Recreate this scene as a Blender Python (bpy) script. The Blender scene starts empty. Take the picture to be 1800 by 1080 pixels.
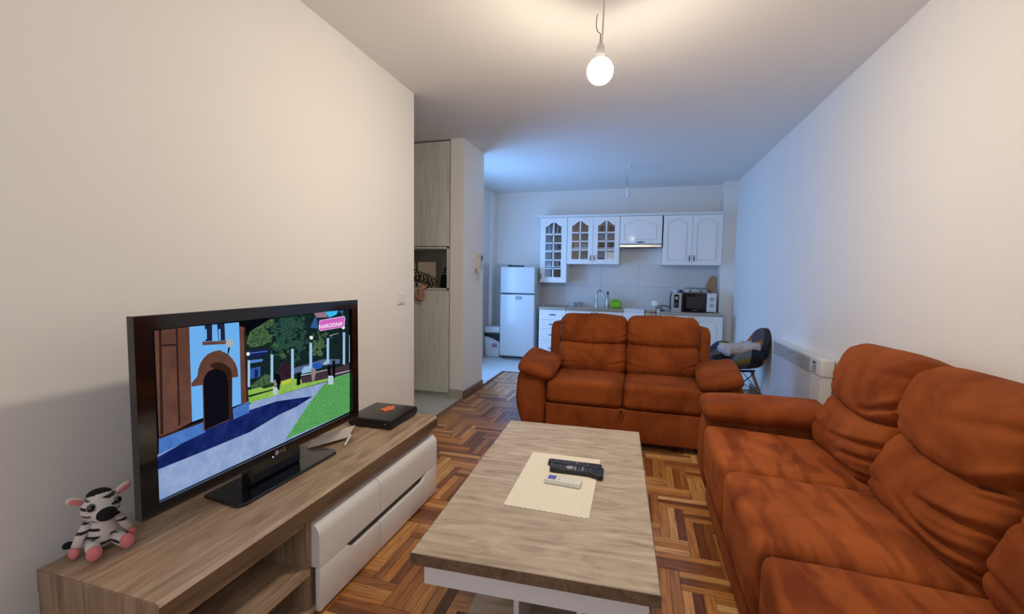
import bpy, bmesh, math, random
from mathutils import Vector, Matrix, noise
from mathutils.geometry import tessellate_polygon

PI = math.pi
rnd = random.Random(7)
scene = bpy.context.scene
COL = scene.collection

# ------------------------------------------------------------------ camera
YAW, PITCH, ROLL, EYE = 0.278549, -0.069005, 0.0157522, 1.33
cam_data = bpy.data.cameras.new('camera')
cam = bpy.data.objects.new('camera', cam_data)
COL.objects.link(cam)
fwd = Vector((-math.sin(YAW) * math.cos(PITCH), math.cos(YAW) * math.cos(PITCH), math.sin(PITCH)))
rgt = Vector((math.cos(YAW), math.sin(YAW), 0))
upv = rgt.cross(fwd)
cr, sr = math.cos(ROLL), math.sin(ROLL)
r2, u2 = cr * rgt + sr * upv, -sr * rgt + cr * upv
cam.matrix_world = Matrix(((r2.x, u2.x, -fwd.x, 0), (r2.y, u2.y, -fwd.y, 0), (r2.z, u2.z, -fwd.z, EYE), (0, 0, 0, 1)))
cam_data.sensor_width = 36.0
cam_data.lens = 780.65 / 1800 * 36
cam_data.clip_start = 0.02
scene.camera = cam

# ------------------------------------------------------------------ exposure, sky, daylight
scene.view_settings.view_transform = 'Standard'
scene.view_settings.look = 'None'
scene.view_settings.exposure = 0.0
scene.view_settings.gamma = 1.0
scene.view_settings.use_curve_mapping = False
world = bpy.data.worlds.new('sky')
scene.world = world
world.use_nodes = True
world.node_tree.nodes['Background'].inputs[0].default_value = (0.22, 0.45, 1.0, 1)
world.node_tree.nodes['Background'].inputs[1].default_value = 0.5


def area(name, loc, rot, sx, sy, power, color):
    d = bpy.data.lights.new(name, 'AREA')
    d.shape = 'RECTANGLE'
    d.size, d.size_y, d.energy, d.color = sx, sy, power, color
    o = bpy.data.objects.new(name, d)
    o.location, o.rotation_euler = loc, rot
    COL.objects.link(o)
    return o


# dusk daylight entering by the kitchen balcony door and by the window behind the camera
area('daylight_kitchen', (-2.40, 5.55, 1.30), (0, -PI / 2, 0), 1.6, 0.85, 50.0, (0.20, 0.46, 1.0))
area('daylight_lounge', (-0.25, -1.22, 1.55), (PI / 2, 0, 0), 1.7, 1.3, 16.0, (0.86, 0.90, 1.0))
BULB_STRENGTH = 430.0
BULB_COLOR = (1.0, 0.845, 0.67, 1)

# ------------------------------------------------------------------ materials
MATS = {}


def srgb(r, g, b):
    return tuple((c / 12.92 if c <= 0.04045 else ((c + 0.055) / 1.055) ** 2.4) for c in (r / 255, g / 255, b / 255)) + (1,)


def mat(name, color, rough=0.5, metal=0.0, bump=0.0, bscale=200.0, var=0.0, vscale=6.0, coat=0.0, sheen=0.0, spec=0.5, stretch=None):
    """procedural principled surface: a little colour variation and fine relief"""
    if name in MATS:
        return MATS[name]
    m = bpy.data.materials.new(name)
    m.use_nodes = True
    nt = m.node_tree
    b = nt.nodes['Principled BSDF']
    col = srgb(*color)
    b.inputs['Base Color'].default_value = col
    b.inputs['Roughness'].default_value = rough
    b.inputs['Metallic'].default_value = metal
    b.inputs['Specular IOR Level'].default_value = spec
    if coat:
        b.inputs['Coat Weight'].default_value = coat
        b.inputs['Coat Roughness'].default_value = 0.06
    if sheen:
        b.inputs['Sheen Weight'].default_value = sheen
        b.inputs['Sheen Roughness'].default_value = 0.4
    if var or bump:
        tc = nt.nodes.new('ShaderNodeTexCoord')
        src = tc.outputs['Object']
        if stretch:
            mp = nt.nodes.new('ShaderNodeMapping')
            mp.inputs['Scale'].default_value = stretch
            nt.links.new(src, mp.inputs[0])
            src = mp.outputs[0]
    if var:
        n = nt.nodes.new('ShaderNodeTexNoise')
        n.inputs['Scale'].default_value = vscale
        n.inputs['Detail'].default_value = 5
        nt.links.new(src, n.inputs['Vector'])
        r = nt.nodes.new('ShaderNodeValToRGB')
        r.color_ramp.elements[0].position, r.color_ramp.elements[1].position = 0.3, 0.7
        r.color_ramp.elements[0].color = tuple(max(0, c * (1 - var)) for c in col[:3]) + (1,)
        r.color_ramp.elements[1].color = tuple(min(1, c * (1 + var)) for c in col[:3]) + (1,)
        nt.links.new(n.outputs['Fac'], r.inputs[0])
        nt.links.new(r.outputs[0], b.inputs['Base Color'])
    if bump:
        n2 = nt.nodes.new('ShaderNodeTexNoise')
        n2.inputs['Scale'].default_value = bscale
        n2.inputs['Detail'].default_value = 3
        nt.links.new(src, n2.inputs['Vector'])
        bp = nt.nodes.new('ShaderNodeBump')
        bp.inputs['Strength'].default_value = bump
        bp.inputs['Distance'].default_value = 0.002
        nt.links.new(n2.outputs['Fac'], bp.inputs['Height'])
        nt.links.new(bp.outputs[0], b.inputs['Normal'])
    MATS[name] = m
    return m


def wood(name, cols, axis, rough=0.45, fine=55.0, coat=0.0, along=0.9, twist=1.6):
    """grain running along axis 0/1/2 of the object's own space, colours from dark to light"""
    if name in MATS:
        return MATS[name]
    m = bpy.data.materials.new(name)
    m.use_nodes = True
    nt = m.node_tree
    b = nt.nodes['Principled BSDF']
    b.inputs['Roughness'].default_value = rough
    b.inputs['Coat Weight'].default_value = coat
    tc = nt.nodes.new('ShaderNodeTexCoord')
    mp = nt.nodes.new('ShaderNodeMapping')
    s = [9.0, 9.0, 9.0]
    s[axis] = along
    mp.inputs['Scale'].default_value = s
    nt.links.new(tc.outputs['Object'], mp.inputs[0])
    w = nt.nodes.new('ShaderNodeTexNoise')
    w.inputs['Scale'].default_value = 1.3
    w.inputs['Detail'].default_value = 6
    w.inputs['Distortion'].default_value = twist
    nt.links.new(mp.outputs[0], w.inputs['Vector'])
    mp2 = nt.nodes.new('ShaderNodeMapping')
    s2 = [fine, fine, fine]
    s2[axis] = 2.2
    mp2.inputs['Scale'].default_value = s2
    nt.links.new(tc.outputs['Object'], mp2.inputs[0])
    f = nt.nodes.new('ShaderNodeTexNoise')
    f.inputs['Scale'].default_value = 1.6
    f.inputs['Detail'].default_value = 4
    f.inputs['Distortion'].default_value = 0.5
    nt.links.new(mp2.outputs[0], f.inputs['Vector'])
    mx = nt.nodes.new('ShaderNodeMath')
    mx.operation = 'MULTIPLY_ADD'
    mx.inputs[1].default_value = 0.42
    nt.links.new(f.outputs['Fac'], mx.inputs[0])
    ml = nt.nodes.new('ShaderNodeMath')
    ml.operation = 'MULTIPLY'
    ml.inputs[1].default_value = 0.62
    nt.links.new(w.outputs['Fac'], ml.inputs[0])
    nt.links.new(ml.outputs[0], mx.inputs[2])
    r = nt.nodes.new('ShaderNodeValToRGB')
    els = r.color_ramp.elements
    n = len(cols)
    for i, c in enumerate(cols):
        p = 0.34 + 0.34 * i / max(1, n - 1)
        e = els[i] if i < 2 else els.new(p)
        e.position = p
    for i, c in enumerate(cols):
        els[i].position = 0.34 + 0.34 * i / max(1, n - 1)
        els[i].color = srgb(*c)
    nt.links.new(mx.outputs[0], r.inputs[0])
    nt.links.new(r.outputs[0], b.inputs['Base Color'])
    bp = nt.nodes.new('ShaderNodeBump')
    bp.inputs['Strength'].default_value = 0.25
    bp.inputs['Distance'].default_value = 0.001
    nt.links.new(f.outputs['Fac'], bp.inputs['Height'])
    nt.links.new(bp.outputs[0], b.inputs['Normal'])
    MATS[name] = m
    return m


def emit(name, color, strength=1.0, color2=None, scale=60.0):
    if name in MATS:
        return MATS[name]
    m = bpy.data.materials.new(name)
    m.use_nodes = True
    nt = m.node_tree
    for n in list(nt.nodes):
        if n.type != 'OUTPUT_MATERIAL':
            nt.nodes.remove(n)
    out = [n for n in nt.nodes if n.type == 'OUTPUT_MATERIAL'][0]
    e = nt.nodes.new('ShaderNodeEmission')
    e.inputs[0].default_value = color
    e.inputs[1].default_value = strength
    if color2:
        tc = nt.nodes.new('ShaderNodeTexCoord')
        n = nt.nodes.new('ShaderNodeTexNoise')
        n.inputs['Scale'].default_value = scale
        n.inputs['Detail'].default_value = 6
        n.inputs['Roughness'].default_value = 0.7
        nt.links.new(tc.outputs['Object'], n.inputs['Vector'])
        r = nt.nodes.new('ShaderNodeValToRGB')
        r.color_ramp.elements[0].position, r.color_ramp.elements[1].position = 0.38, 0.66
        r.color_ramp.elements[0].color, r.color_ramp.elements[1].color = color, color2
        nt.links.new(n.outputs['Fac'], r.inputs[0])
        nt.links.new(r.outputs[0], e.inputs[0])
    nt.links.new(e.outputs[0], out.inputs[0])
    MATS[name] = m
    return m


def glass(name, tint=(0.96, 0.98, 1.0), gloss=0.08, rough=0.03):
    if name in MATS:
        return MATS[name]
    m = bpy.data.materials.new(name)
    m.use_nodes = True
    nt = m.node_tree
    for n in list(nt.nodes):
        if n.type != 'OUTPUT_MATERIAL':
            nt.nodes.remove(n)
    out = [n for n in nt.nodes if n.type == 'OUTPUT_MATERIAL'][0]
    t = nt.nodes.new('ShaderNodeBsdfTransparent')
    t.inputs[0].default_value = tint + (1,)
    g = nt.nodes.new('ShaderNodeBsdfGlossy')
    g.inputs['Roughness'].default_value = rough
    lw = nt.nodes.new('ShaderNodeLayerWeight')
    lw.inputs[0].default_value = 0.25
    ma = nt.nodes.new('ShaderNodeMath')
    ma.operation = 'MULTIPLY_ADD'
    ma.inputs[1].default_value = 0.5
    ma.inputs[2].default_value = gloss
    nt.links.new(lw.outputs['Facing'], ma.inputs[0])
    mx = nt.nodes.new('ShaderNodeMixShader')
    nt.links.new(ma.outputs[0], mx.inputs[0])
    nt.links.new(t.outputs[0], mx.inputs[1])
    nt.links.new(g.outputs[0], mx.inputs[2])
    nt.links.new(mx.outputs[0], out.inputs[0])
    MATS[name] = m
    return m


def suede(name='rust_suede', streak=0.2, lo=(120, 56, 20), hi=(154, 80, 34), sc=(11, 2.2, 5)):
    """brushed microfibre: patches where the nap lies one way or the other"""
    if name in MATS:
        return MATS[name]
    m = bpy.data.materials.new(name)
    m.use_nodes = True
    nt = m.node_tree
    b = nt.nodes['Principled BSDF']
    b.inputs['Roughness'].default_value = 0.85
    b.inputs['Specular IOR Level'].default_value = 0.15
    b.inputs['Sheen Weight'].default_value = 0.10
    b.inputs['Sheen Roughness'].default_value = 0.45
    b.inputs['Sheen Tint'].default_value = srgb(226, 140, 90)
    tc = nt.nodes.new('ShaderNodeTexCoord')
    big = nt.nodes.new('ShaderNodeTexNoise')
    big.inputs['Scale'].default_value = 3.4
    big.inputs['Detail'].default_value = 3
    big.inputs['Distortion'].default_value = 0.8
    nt.links.new(tc.outputs['Object'], big.inputs['Vector'])
    mp = nt.nodes.new('ShaderNodeMapping')
    mp.inputs['Scale'].default_value = sc
    mp.inputs['Rotation'].default_value = (0, 0, 0.35)
    nt.links.new(tc.outputs['Object'], mp.inputs[0])
    st = nt.nodes.new('ShaderNodeTexNoise')
    st.inputs['Scale'].default_value = 1.1
    st.inputs['Detail'].default_value = 2
    st.inputs['Distortion'].default_value = 0.6
    nt.links.new(mp.outputs[0], st.inputs['Vector'])
    r1 = nt.nodes.new('ShaderNodeValToRGB')
    r1.color_ramp.elements[0].position, r1.color_ramp.elements[1].position = 0.43, 0.55
    nt.links.new(st.outputs['Fac'], r1.inputs[0])
    r2_ = nt.nodes.new('ShaderNodeValToRGB')
    r2_.color_ramp.elements[0].position, r2_.color_ramp.elements[1].position = 0.35, 0.65
    nt.links.new(big.outputs['Fac'], r2_.inputs[0])
    av = nt.nodes.new('ShaderNodeMixRGB')
    av.inputs[0].default_value = streak
    nt.links.new(r2_.outputs[0], av.inputs[1])
    nt.links.new(r1.outputs[0], av.inputs[2])
    r = nt.nodes.new('ShaderNodeValToRGB')
    r.color_ramp.elements[0].color = srgb(*lo)
    r.color_ramp.elements[1].color = srgb(*hi)
    nt.links.new(av.outputs[0], r.inputs[0])
    nt.links.new(r.outputs[0], b.inputs['Base Color'])
    fn = nt.nodes.new('ShaderNodeTexNoise')
    fn.inputs['Scale'].default_value = 260
    nt.links.new(tc.outputs['Object'], fn.inputs['Vector'])
    bp = nt.nodes.new('ShaderNodeBump')
    bp.inputs['Strength'].default_value = 0.12
    bp.inputs['Distance'].default_value = 0.001
    nt.links.new(fn.outputs['Fac'], bp.inputs['Height'])
    nt.links.new(bp.outputs[0], b.inputs['Normal'])
    MATS[name] = m
    return m


# ------------------------------------------------------------------ mesh building
class MB:
    def __init__(self):
        self.v, self.f, self.mi = [], [], []

    def add(self, verts, faces, mi=0):
        o = len(self.v)
        self.v += [Vector(p) for p in verts]
        self.f += [tuple(i + o for i in f) for f in faces]
        self.mi += [mi] * len(faces)
        return self

    def box(self, x0, x1, y0, y1, z0, z1, mi=0):
        v = [(x, y, z) for z in (z0, z1) for y in (y0, y1) for x in (x0, x1)]
        return self.add(v, [(0, 2, 3, 1), (4, 5, 7, 6), (0, 1, 5, 4), (2, 6, 7, 3), (0, 4, 6, 2), (1, 3, 7, 5)], mi)

    def rbox(self, x0, x1, y0, y1, z0, z1, r=0.005, seg=2, mi=0):
        bm = bmesh.new()
        bmesh.ops.create_cube(bm, size=1)
        for p in bm.verts:
            p.co = Vector(((x0 + x1) / 2 + p.co.x * (x1 - x0), (y0 + y1) / 2 + p.co.y * (y1 - y0), (z0 + z1) / 2 + p.co.z * (z1 - z0)))
        r = min(r, 0.49 * min(x1 - x0, y1 - y0, z1 - z0))
        bmesh.ops.bevel(bm, geom=bm.edges[:], offset=r, segments=seg, profile=0.5, affect='EDGES')
        return self.from_bm(bm, mi)

    def from_bm(self, bm, mi=0):
        bm.verts.index_update()
        self.add([p.co.copy() for p in bm.verts], [tuple(q.index for q in f.verts) for f in bm.faces], mi)
        bm.free()
        return self

    def prism(self, poly, a, b, axis='y', holes=(), mi=0, bevel=0.0):
        """polygon extruded along axis from a to b; polygon in the other two axes (x,z)/(y,z)/(x,y)"""
        def P(q, t):
            return {'y': (q[0], t, q[1]), 'x': (t, q[0], q[1]), 'z': (q[0], q[1], t)}[axis]
        loops = [list(poly)] + [list(h) for h in holes]
        flat = [q for l in loops for q in l]
        tris = tessellate_polygon([[Vector((q[0], q[1], 0)) for q in l] for l in loops])
        n = len(flat)
        v = [P(q, a) for q in flat] + [P(q, b) for q in flat]
        f = [tuple(t) for t in tris] + [tuple(i + n for i in reversed(t)) for t in tris]
        k = 0
        for l in loops:
            m = len(l)
            for i in range(m):
                j = (i + 1) % m
                f.append((k + i, k + j, n + k + j, n + k + i))
            k += m
        bm = bmesh.new()
        bv = [bm.verts.new(p) for p in v]
        for t in f:
            try:
                bm.faces.new([bv[i] for i in t])
            except ValueError:
                pass
        bmesh.ops.recalc_face_normals(bm, faces=bm.faces[:])
        if bevel:
            bmesh.ops.dissolve_limit(bm, angle_limit=0.01, verts=bm.verts[:], edges=bm.edges[:])
            ed = [e for e in bm.edges if len(e.link_faces) == 2 and e.calc_face_angle(0) > 0.6]
            bmesh.ops.bevel(bm, geom=ed, offset=bevel, segments=2, profile=0.5, affect='EDGES')
        return self.from_bm(bm, mi)

    def lathe(self, prof, n=20, c=(0, 0, 0), axis='z', mi=0, sx=1.0, sy=1.0):
        v, f = [], []
        m = len(prof)
        for k in range(n):
            t = 2 * PI * k / n
            for r, h in prof:
                x, y = r * math.cos(t) * sx, r * math.sin(t) * sy
                p = {'z': (x, y, h), 'x': (h, x, y), 'y': (x, h, y)}[axis]
                v.append((c[0] + p[0], c[1] + p[1], c[2] + p[2]))
        for k in range(n):
            for i in range(m - 1):
                a, b = k * m + i, ((k + 1) % n) * m + i
                f.append((a, b, b + 1, a + 1))
        bm = bmesh.new()
        bv = [bm.verts.new(p) for p in v]
        for t in f:
            bm.faces.new([bv[i] for i in t])
        bmesh.ops.remove_doubles(bm, verts=bm.verts[:], dist=1e-5)
        bmesh.ops.recalc_face_normals(bm, faces=bm.faces[:])
        return self.from_bm(bm, mi)

    def tube(self, pts, r, n=8, mi=0, closed=False):
        pts = [Vector(p) for p in pts]
        rr = r if isinstance(r, (list, tuple)) else [r] * len(pts)
        v, f = [], []
        prev = None
        for i, p in enumerate(pts):
            a = pts[max(0, i - 1)] if not closed else pts[i - 1]
            b = pts[min(len(pts) - 1, i + 1)] if not closed else pts[(i + 1) % len(pts)]
            d = (b - a).normalized()
            if prev is None:
                prev = d.orthogonal().normalized()
            u = (prev - d * prev.dot(d)).normalized()
            prev = u
            w = d.cross(u)
            for k in range(n):
                t = 2 * PI * k / n
                v.append(p + (u * math.cos(t) + w * math.sin(t)) * rr[i])
        m = len(pts)
        for i in range(m if closed else m - 1):
            for k in range(n):
                a, b = i * n + k, i * n + (k + 1) % n
                c, d_ = ((i + 1) % m) * n + (k + 1) % n, ((i + 1) % m) * n + k
                f.append((a, b, c, d_))
        if not closed:
            f.append(tuple(range(n - 1, -1, -1)))
            f.append(tuple((m - 1) * n + k for k in range(n)))
        return self.add(v, f, mi)

    def ball(self, c, rx, ry=None, rz=None, nu=14, nv=10, mi=0, rot=None):
        ry, rz = ry or rx, rz or rx
        bm = bmesh.new()
        bmesh.ops.create_uvsphere(bm, u_segments=nu, v_segments=nv, radius=1)
        R = rot or Matrix.Identity(3)
        for p in bm.verts:
            p.co = Vector(c) + R @ Vector((p.co.x * rx, p.co.y * ry, p.co.z * rz))
        return self.from_bm(bm, mi)

    def xf(self, M, start=0):
        for i in range(start, len(self.v)):
            self.v[i] = M @ self.v[i]
        return self


def cushion(c, h, r, div=(12, 12, 6), deform=None):
    """soft block: half sizes h, corner radius r, welded grid; deform(pos, p) with p in [-1,1]^3 moves each vertex"""
    mb = MB()
    idx = {}

    def vert(p):
        key = tuple(round(q, 4) for q in p)
        if key in idx:
            return idx[key]
        q = Vector((p[0] * h[0], p[1] * h[1], p[2] * h[2]))
        inner = Vector([max(-(h[i] - r), min(h[i] - r, q[i])) for i in range(3)])
        d = q - inner
        if d.length > 1e-9:
            q = inner + d.normalized() * r
        if deform:
            q = deform(q, p)
        mb.v.append(Vector(c) + q)
        idx[key] = len(mb.v) - 1
        return idx[key]

    def spread(n):
        return [(-1 + 2 * i / n) for i in range(n + 1)]
    for ax in range(3):
        a, b = (ax + 1) % 3, (ax + 2) % 3
        for s in (-1, 1):
            A, B = spread(div[a]), spread(div[b])
            for i in range(div[a]):
                for j in range(div[b]):
                    q = []
                    for (ii, jj) in ((i, j), (i + 1, j), (i + 1, j + 1), (i, j + 1)):
                        p = [0, 0, 0]
                        p[ax], p[a], p[b] = s, A[ii], B[jj]
                        q.append(vert(p))
                    mb.f.append(tuple(q if s > 0 else q[::-1]))
                    mb.mi.append(0)
    return mb


# ------------------------------------------------------------------ objects
XF = {}


def root_matrix(o):
    while o.parent:
        o = o.parent
    return XF.get(o.name, Matrix.Identity(4))


def obj(name, mb, m, parent=None, smooth=False, local=False, label=None, kind=None, auto=40):
    me = bpy.data.meshes.new(name)
    v = mb.v
    o = bpy.data.objects.new(name, me)
    if parent is not None:
        o.parent = parent
        if not local:
            inv = root_matrix(parent).inverted()
            v = [inv @ p for p in v]
    elif kind != 'structure' and not local:
        xs, ys, zs = [p.x for p in v], [p.y for p in v], [p.z for p in v]
        base = Vector(((min(xs) + max(xs)) / 2, (min(ys) + max(ys)) / 2, min(zs)))
        v = [p - base for p in v]
        o.location = base
        XF[o.name] = Matrix.Translation(base)
    me.from_pydata([tuple(p) for p in v], [], mb.f)
    ms = m if isinstance(m, (list, tuple)) else [m]
    for x in ms:
        me.materials.append(x)
    if len(ms) > 1:
        for i, p in enumerate(me.polygons):
            p.material_index = mb.mi[i]
    if smooth:
        me.polygons.foreach_set('use_smooth', [True] * len(me.polygons))
        if auto:
            me.set_sharp_from_angle(angle=math.radians(auto))
    me.update()
    COL.objects.link(o)
    if label:
        o['label'] = label
    if kind:
        o['kind'] = kind
    return o


def thing(name, label, cat, loc=(0, 0, 0), rotz=0.0, group=None):
    o = bpy.data.objects.new(name, None)
    o.empty_display_size = 0.05
    COL.objects.link(o)
    o.location = loc
    o.rotation_euler = (0, 0, rotz)
    XF[o.name] = Matrix.Translation(loc) @ Matrix.Rotation(rotz, 4, 'Z')
    o['label'], o['category'] = label, cat
    if group:
        o['group'] = group
    return o


def tag(o, label, cat, group=None, kind=None):
    o['label'], o['category'] = label, cat
    if group:
        o['group'] = group
    if kind:
        o['kind'] = kind
    return o


def struct(name, mb, m, parent=None, **k):
    return obj(name, mb, m, parent, kind='structure' if parent is None else None, **k)


def text_mb(s, size, M, extrude=0.0005, align='CENTER', bold=0.0):
    cu = bpy.data.curves.new('lettering', 'FONT')
    cu.body, cu.size, cu.extrude, cu.align_x, cu.align_y = s, size, extrude, align, 'CENTER'
    cu.offset = bold
    cu.resolution_u = 3
    o = bpy.data.objects.new('lettering', cu)
    COL.objects.link(o)
    dg = bpy.context.evaluated_depsgraph_get()
    me = bpy.data.meshes.new_from_object(o.evaluated_get(dg))
    mb = MB()
    mb.add([M @ v.co for v in me.vertices], [tuple(p.vertices) for p in me.polygons])
    bpy.data.objects.remove(o)
    bpy.data.curves.remove(cu)
    bpy.data.meshes.remove(me)
    return mb


FACE_X = Matrix(((0, 0, 1, 0), (1, 0, 0, 0), (0, 1, 0, 0), (0, 0, 0, 1)))       # text plane facing +X, reading along +Y
FACE_NY = Matrix(((1, 0, 0, 0), (0, 0, -1, 0), (0, 1, 0, 0), (0, 0, 0, 1)))     # text plane facing -Y, reading along +X

WALL = mat('wall_paint', (240, 238, 232), 0.9, bump=0.15, bscale=120)
CEIL = mat('ceiling_paint', (238, 236, 232), 0.95)
WHITE = mat('white_lacquer', (232, 230, 226), 0.3, coat=0.2)
MATTWHITE = mat('matt_white', (228, 228, 226), 0.6)
BLACKGLOSS = mat('black_gloss', (10, 10, 12), 0.12, coat=0.4)
BLACK = mat('black_plastic', (22, 22, 25), 0.45)
STEEL = mat('brushed_steel', (190, 188, 184), 0.28, metal=1.0, bump=0.05, bscale=300)
CHROME = mat('chrome', (215, 216, 218), 0.12, metal=1.0)
OAK = wood('weathered_oak', [(128, 104, 82), (162, 136, 110), (188, 164, 138)], 1, 0.42, 40.0, along=1.5, twist=2.2)
OAKX = wood('pale_weathered_oak', [(150, 132, 110), (182, 164, 140), (202, 186, 164)], 0, 0.4, 34.0, along=2.6, twist=2.4)
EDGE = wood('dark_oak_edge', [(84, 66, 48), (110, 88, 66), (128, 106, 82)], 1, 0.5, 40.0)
OAKZ = wood('weathered_oak_upright', [(104, 82, 62), (146, 120, 94), (172, 146, 118)], 2, 0.45)
WARD = wood('pale_wardrobe_wood', [(188, 190, 176), (214, 216, 204), (224, 226, 216)], 2, 0.5)
BASEB = wood('skirting_wood', [(84, 58, 40), (120, 88, 62), (140, 104, 74)], 1, 0.4)
SUEDE = suede()
SUEDE_BRUSHED = suede('rust_suede_brushed', 0.5, (116, 52, 20), (172, 92, 42), (2.6, 9.5, 5))
GLASS = glass('clear_glass')
# ------------------------------------------------------------------ the room
H = 2.75
XL = -1.755


def xr(y):
    return 1.386 - 0.0101 * y


YB = 7.385

# floors: parquet of single planks, tiles in hall and kitchen
floor = struct('floor', MB().box(-1.80, 1.60, -1.35, 5.87, -0.10, -0.012), mat('subfloor', (58, 38, 24), 0.9))
TILE = mat('floor_tile', (196, 200, 196), 0.3, var=0.04, vscale=3)
tf = MB().box(-3.4, -1.80, 3.0, 5.0, -0.10, 0.0)
tf.box(-2.7, -1.80, 5.0, 5.87, -0.10, 0.0)
tf.box(-2.7, 1.60, 5.87, 7.6, -0.10, 0.0)
struct('floor', tf, TILE)

# --- planks in a triple herringbone
PW, PL = 0.13, 0.325
STRIP = PW / 3


def plank_rects():
    out = []
    ox, oy = 0.217, 2.925
    for i in range(-40, 41):
        for j in range(-14, 15):
            bx = ox + i * PW + j * (PL + PW)
            by = oy - i * PW + j * (PL - PW)
            for k in range(3):
                out.append((bx + k * STRIP, bx + (k + 1) * STRIP, by, by + PL, 1))
                hy = by + PL - PW + k * STRIP
                out.append((bx + PW, bx + PW + PL, hy, hy + STRIP, 0))
    res = []
    for x0, x1, y0, y1, d in out:
        x0, x1, y0, y1 = max(x0, -1.772), min(x1, 1.36), max(y0, -1.25), min(y1, 5.86)
        if x1 - x0 > 0.008 and y1 - y0 > 0.008:
            res.append((x0, x1, y0, y1, d))
    return res


def plank_material():
    m = bpy.data.materials.new('parquet_wood')
    m.use_nodes = True
    nt = m.node_tree
    b = nt.nodes['Principled BSDF']
    b.inputs['Roughness'].default_value = 0.3
    b.inputs['Coat Weight'].default_value = 0.25
    b.inputs['Coat Roughness'].default_value = 0.2
    at = nt.nodes.new('ShaderNodeAttribute')
    at.attribute_name = 'tint'
    uv = nt.nodes.new('ShaderNodeUVMap')
    mp = nt.nodes.new('ShaderNodeMapping')
    mp.inputs['Scale'].default_value = (5, 60, 1)
    nt.links.new(uv.outputs[0], mp.inputs[0])
    n = nt.nodes.new('ShaderNodeTexNoise')
    n.inputs['Scale'].default_value = 1.0
    n.inputs['Detail'].default_value = 5
    n.inputs['Distortion'].default_value = 1.2
    nt.links.new(mp.outputs[0], n.inputs['Vector'])
    r = nt.nodes.new('ShaderNodeValToRGB')
    r.color_ramp.elements[0].position, r.color_ramp.elements[1].position = 0.32, 0.56
    r.color_ramp.elements[0].color = (0.62, 0.54, 0.46, 1)
    r.color_ramp.elements[1].color = (1.2, 1.18, 1.14, 1)
    nt.links.new(n.outputs['Fac'], r.inputs[0])
    mx = nt.nodes.new('ShaderNodeMixRGB')
    mx.blend_type = 'MULTIPLY'
    mx.inputs[0].default_value = 1.0
    nt.links.new(at.outputs['Color'], mx.inputs[1])
    nt.links.new(r.outputs[0], mx.inputs[2])
    nt.links.new(mx.outputs[0], b.inputs['Base Color'])
    return m


PLANK = plank_material()
TINTS = [(182, 126, 66), (190, 136, 76), (174, 116, 58), (164, 108, 56), (196, 146, 88), (136, 84, 44), (112, 66, 36), (182, 130, 74),
         (164, 116, 66), (206, 164, 108), (148, 96, 52), (182, 124, 62)]


def plank_mesh(rects, name):
    """rects: list of (x0,x1,y0,y1,dir,tint,top)"""
    me = bpy.data.meshes.new(name)
    v, f, uvs, tn = [], [], [], []
    g, c = 0.0006, 0.0012
    for x0, x1, y0, y1, d, t, top in rects:
        x0, x1, y0, y1 = x0 + g, x1 - g, y0 + g, y1 - g
        o = len(v)
        for (a, z) in ((0, -0.012), (0, top - c), (c, top)):
            v += [(x0 + a, y0 + a, z), (x1 - a, y0 + a, z), (x1 - a, y1 - a, z), (x0 + a, y1 - a, z)]
        ff = [(o + 8, o + 9, o + 10, o + 11)]
        for l in (0, 4):
            for k in range(4):
                ff.append((o + l + k, o + l + (k + 1) % 4, o + l + 4 + (k + 1) % 4, o + l + 4 + k))
        off = (rnd.uniform(0, 50), rnd.uniform(0, 50))
        f += ff
        for q in ff:
            for i in q:
                p = v[i]
                lx, ly = p[0] - x0, p[1] - y0
                uvs.append((ly + off[0], lx + off[1]) if d else (lx + off[0], ly + off[1]))
                tn.append(t)
    me.from_pydata(v, [], f)
    ul = me.uv_layers.new(name='UVMap')
    ul.data.foreach_set('uv', [q for p in uvs for q in p])
    ca = me.color_attributes.new('tint', 'FLOAT_COLOR', 'CORNER')
    ca.data.foreach_set('color', [q for p in tn for q in p])
    me.materials.append(PLANK)
    return me


def project(p):
    d = Vector(p) - Vector((0, 0, EYE))
    z = d.dot(fwd)
    if z < 0.05:
        return None
    return 900 + 780.65 * d.dot(r2) / z, 540 - 780.65 * d.dot(u2) / z


def floor_seen(x, y):
    q = project((x, y, 0))
    if not q or not (-10 < q[0] < 1810 and q[1] < 1090):
        return False
    if x < -1.2 and y < 2.75 or x > 0.47 and y < 3.6 or x > 0.42 and y < 2.8:
        return False
    if -0.93 < x < 0.8 and y > 3.62:
        return False
    if -0.62 < x < 0.0 and 1.5 < y < 3.3:
        return False
    return True


rects = []
for x0, x1, y0, y1, d in plank_rects():
    if rnd.random() < 0.16:
        t = TINTS[rnd.choice((5, 6, 10))]
    else:
        t = TINTS[rnd.randrange(len(TINTS))]
    k = rnd.uniform(0.9, 1.08)
    t = tuple(c * k for c in srgb(*t)[:3]) + (1,)
    rects.append((x0, x1, y0, y1, d, t, rnd.uniform(-0.0006, 0.0)))
seen = [r for r in rects if floor_seen((r[0] + r[1]) / 2, (r[2] + r[3]) / 2)]
seen.sort(key=lambda r: ((r[0] + r[1]) / 2) ** 2 + ((r[2] + r[3]) / 2) ** 2)
near = seen[:300]
nearset = set(map(id, near))
for r in near:
    cx, cy = (r[0] + r[1]) / 2, (r[2] + r[3]) / 2
    me = plank_mesh([(r[0] - cx, r[1] - cx, r[2] - cy, r[3] - cy) + r[4:]], 'plank')
    o = bpy.data.objects.new('plank', me)
    o.location = (cx, cy, 0)
    o.parent = floor
    COL.objects.link(o)
o = bpy.data.objects.new('parquet_planks', plank_mesh([r for r in rects if id(r) not in nearset], 'parquet_planks'))
o.parent = floor
o['kind'] = 'stuff'
COL.objects.link(o)

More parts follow.
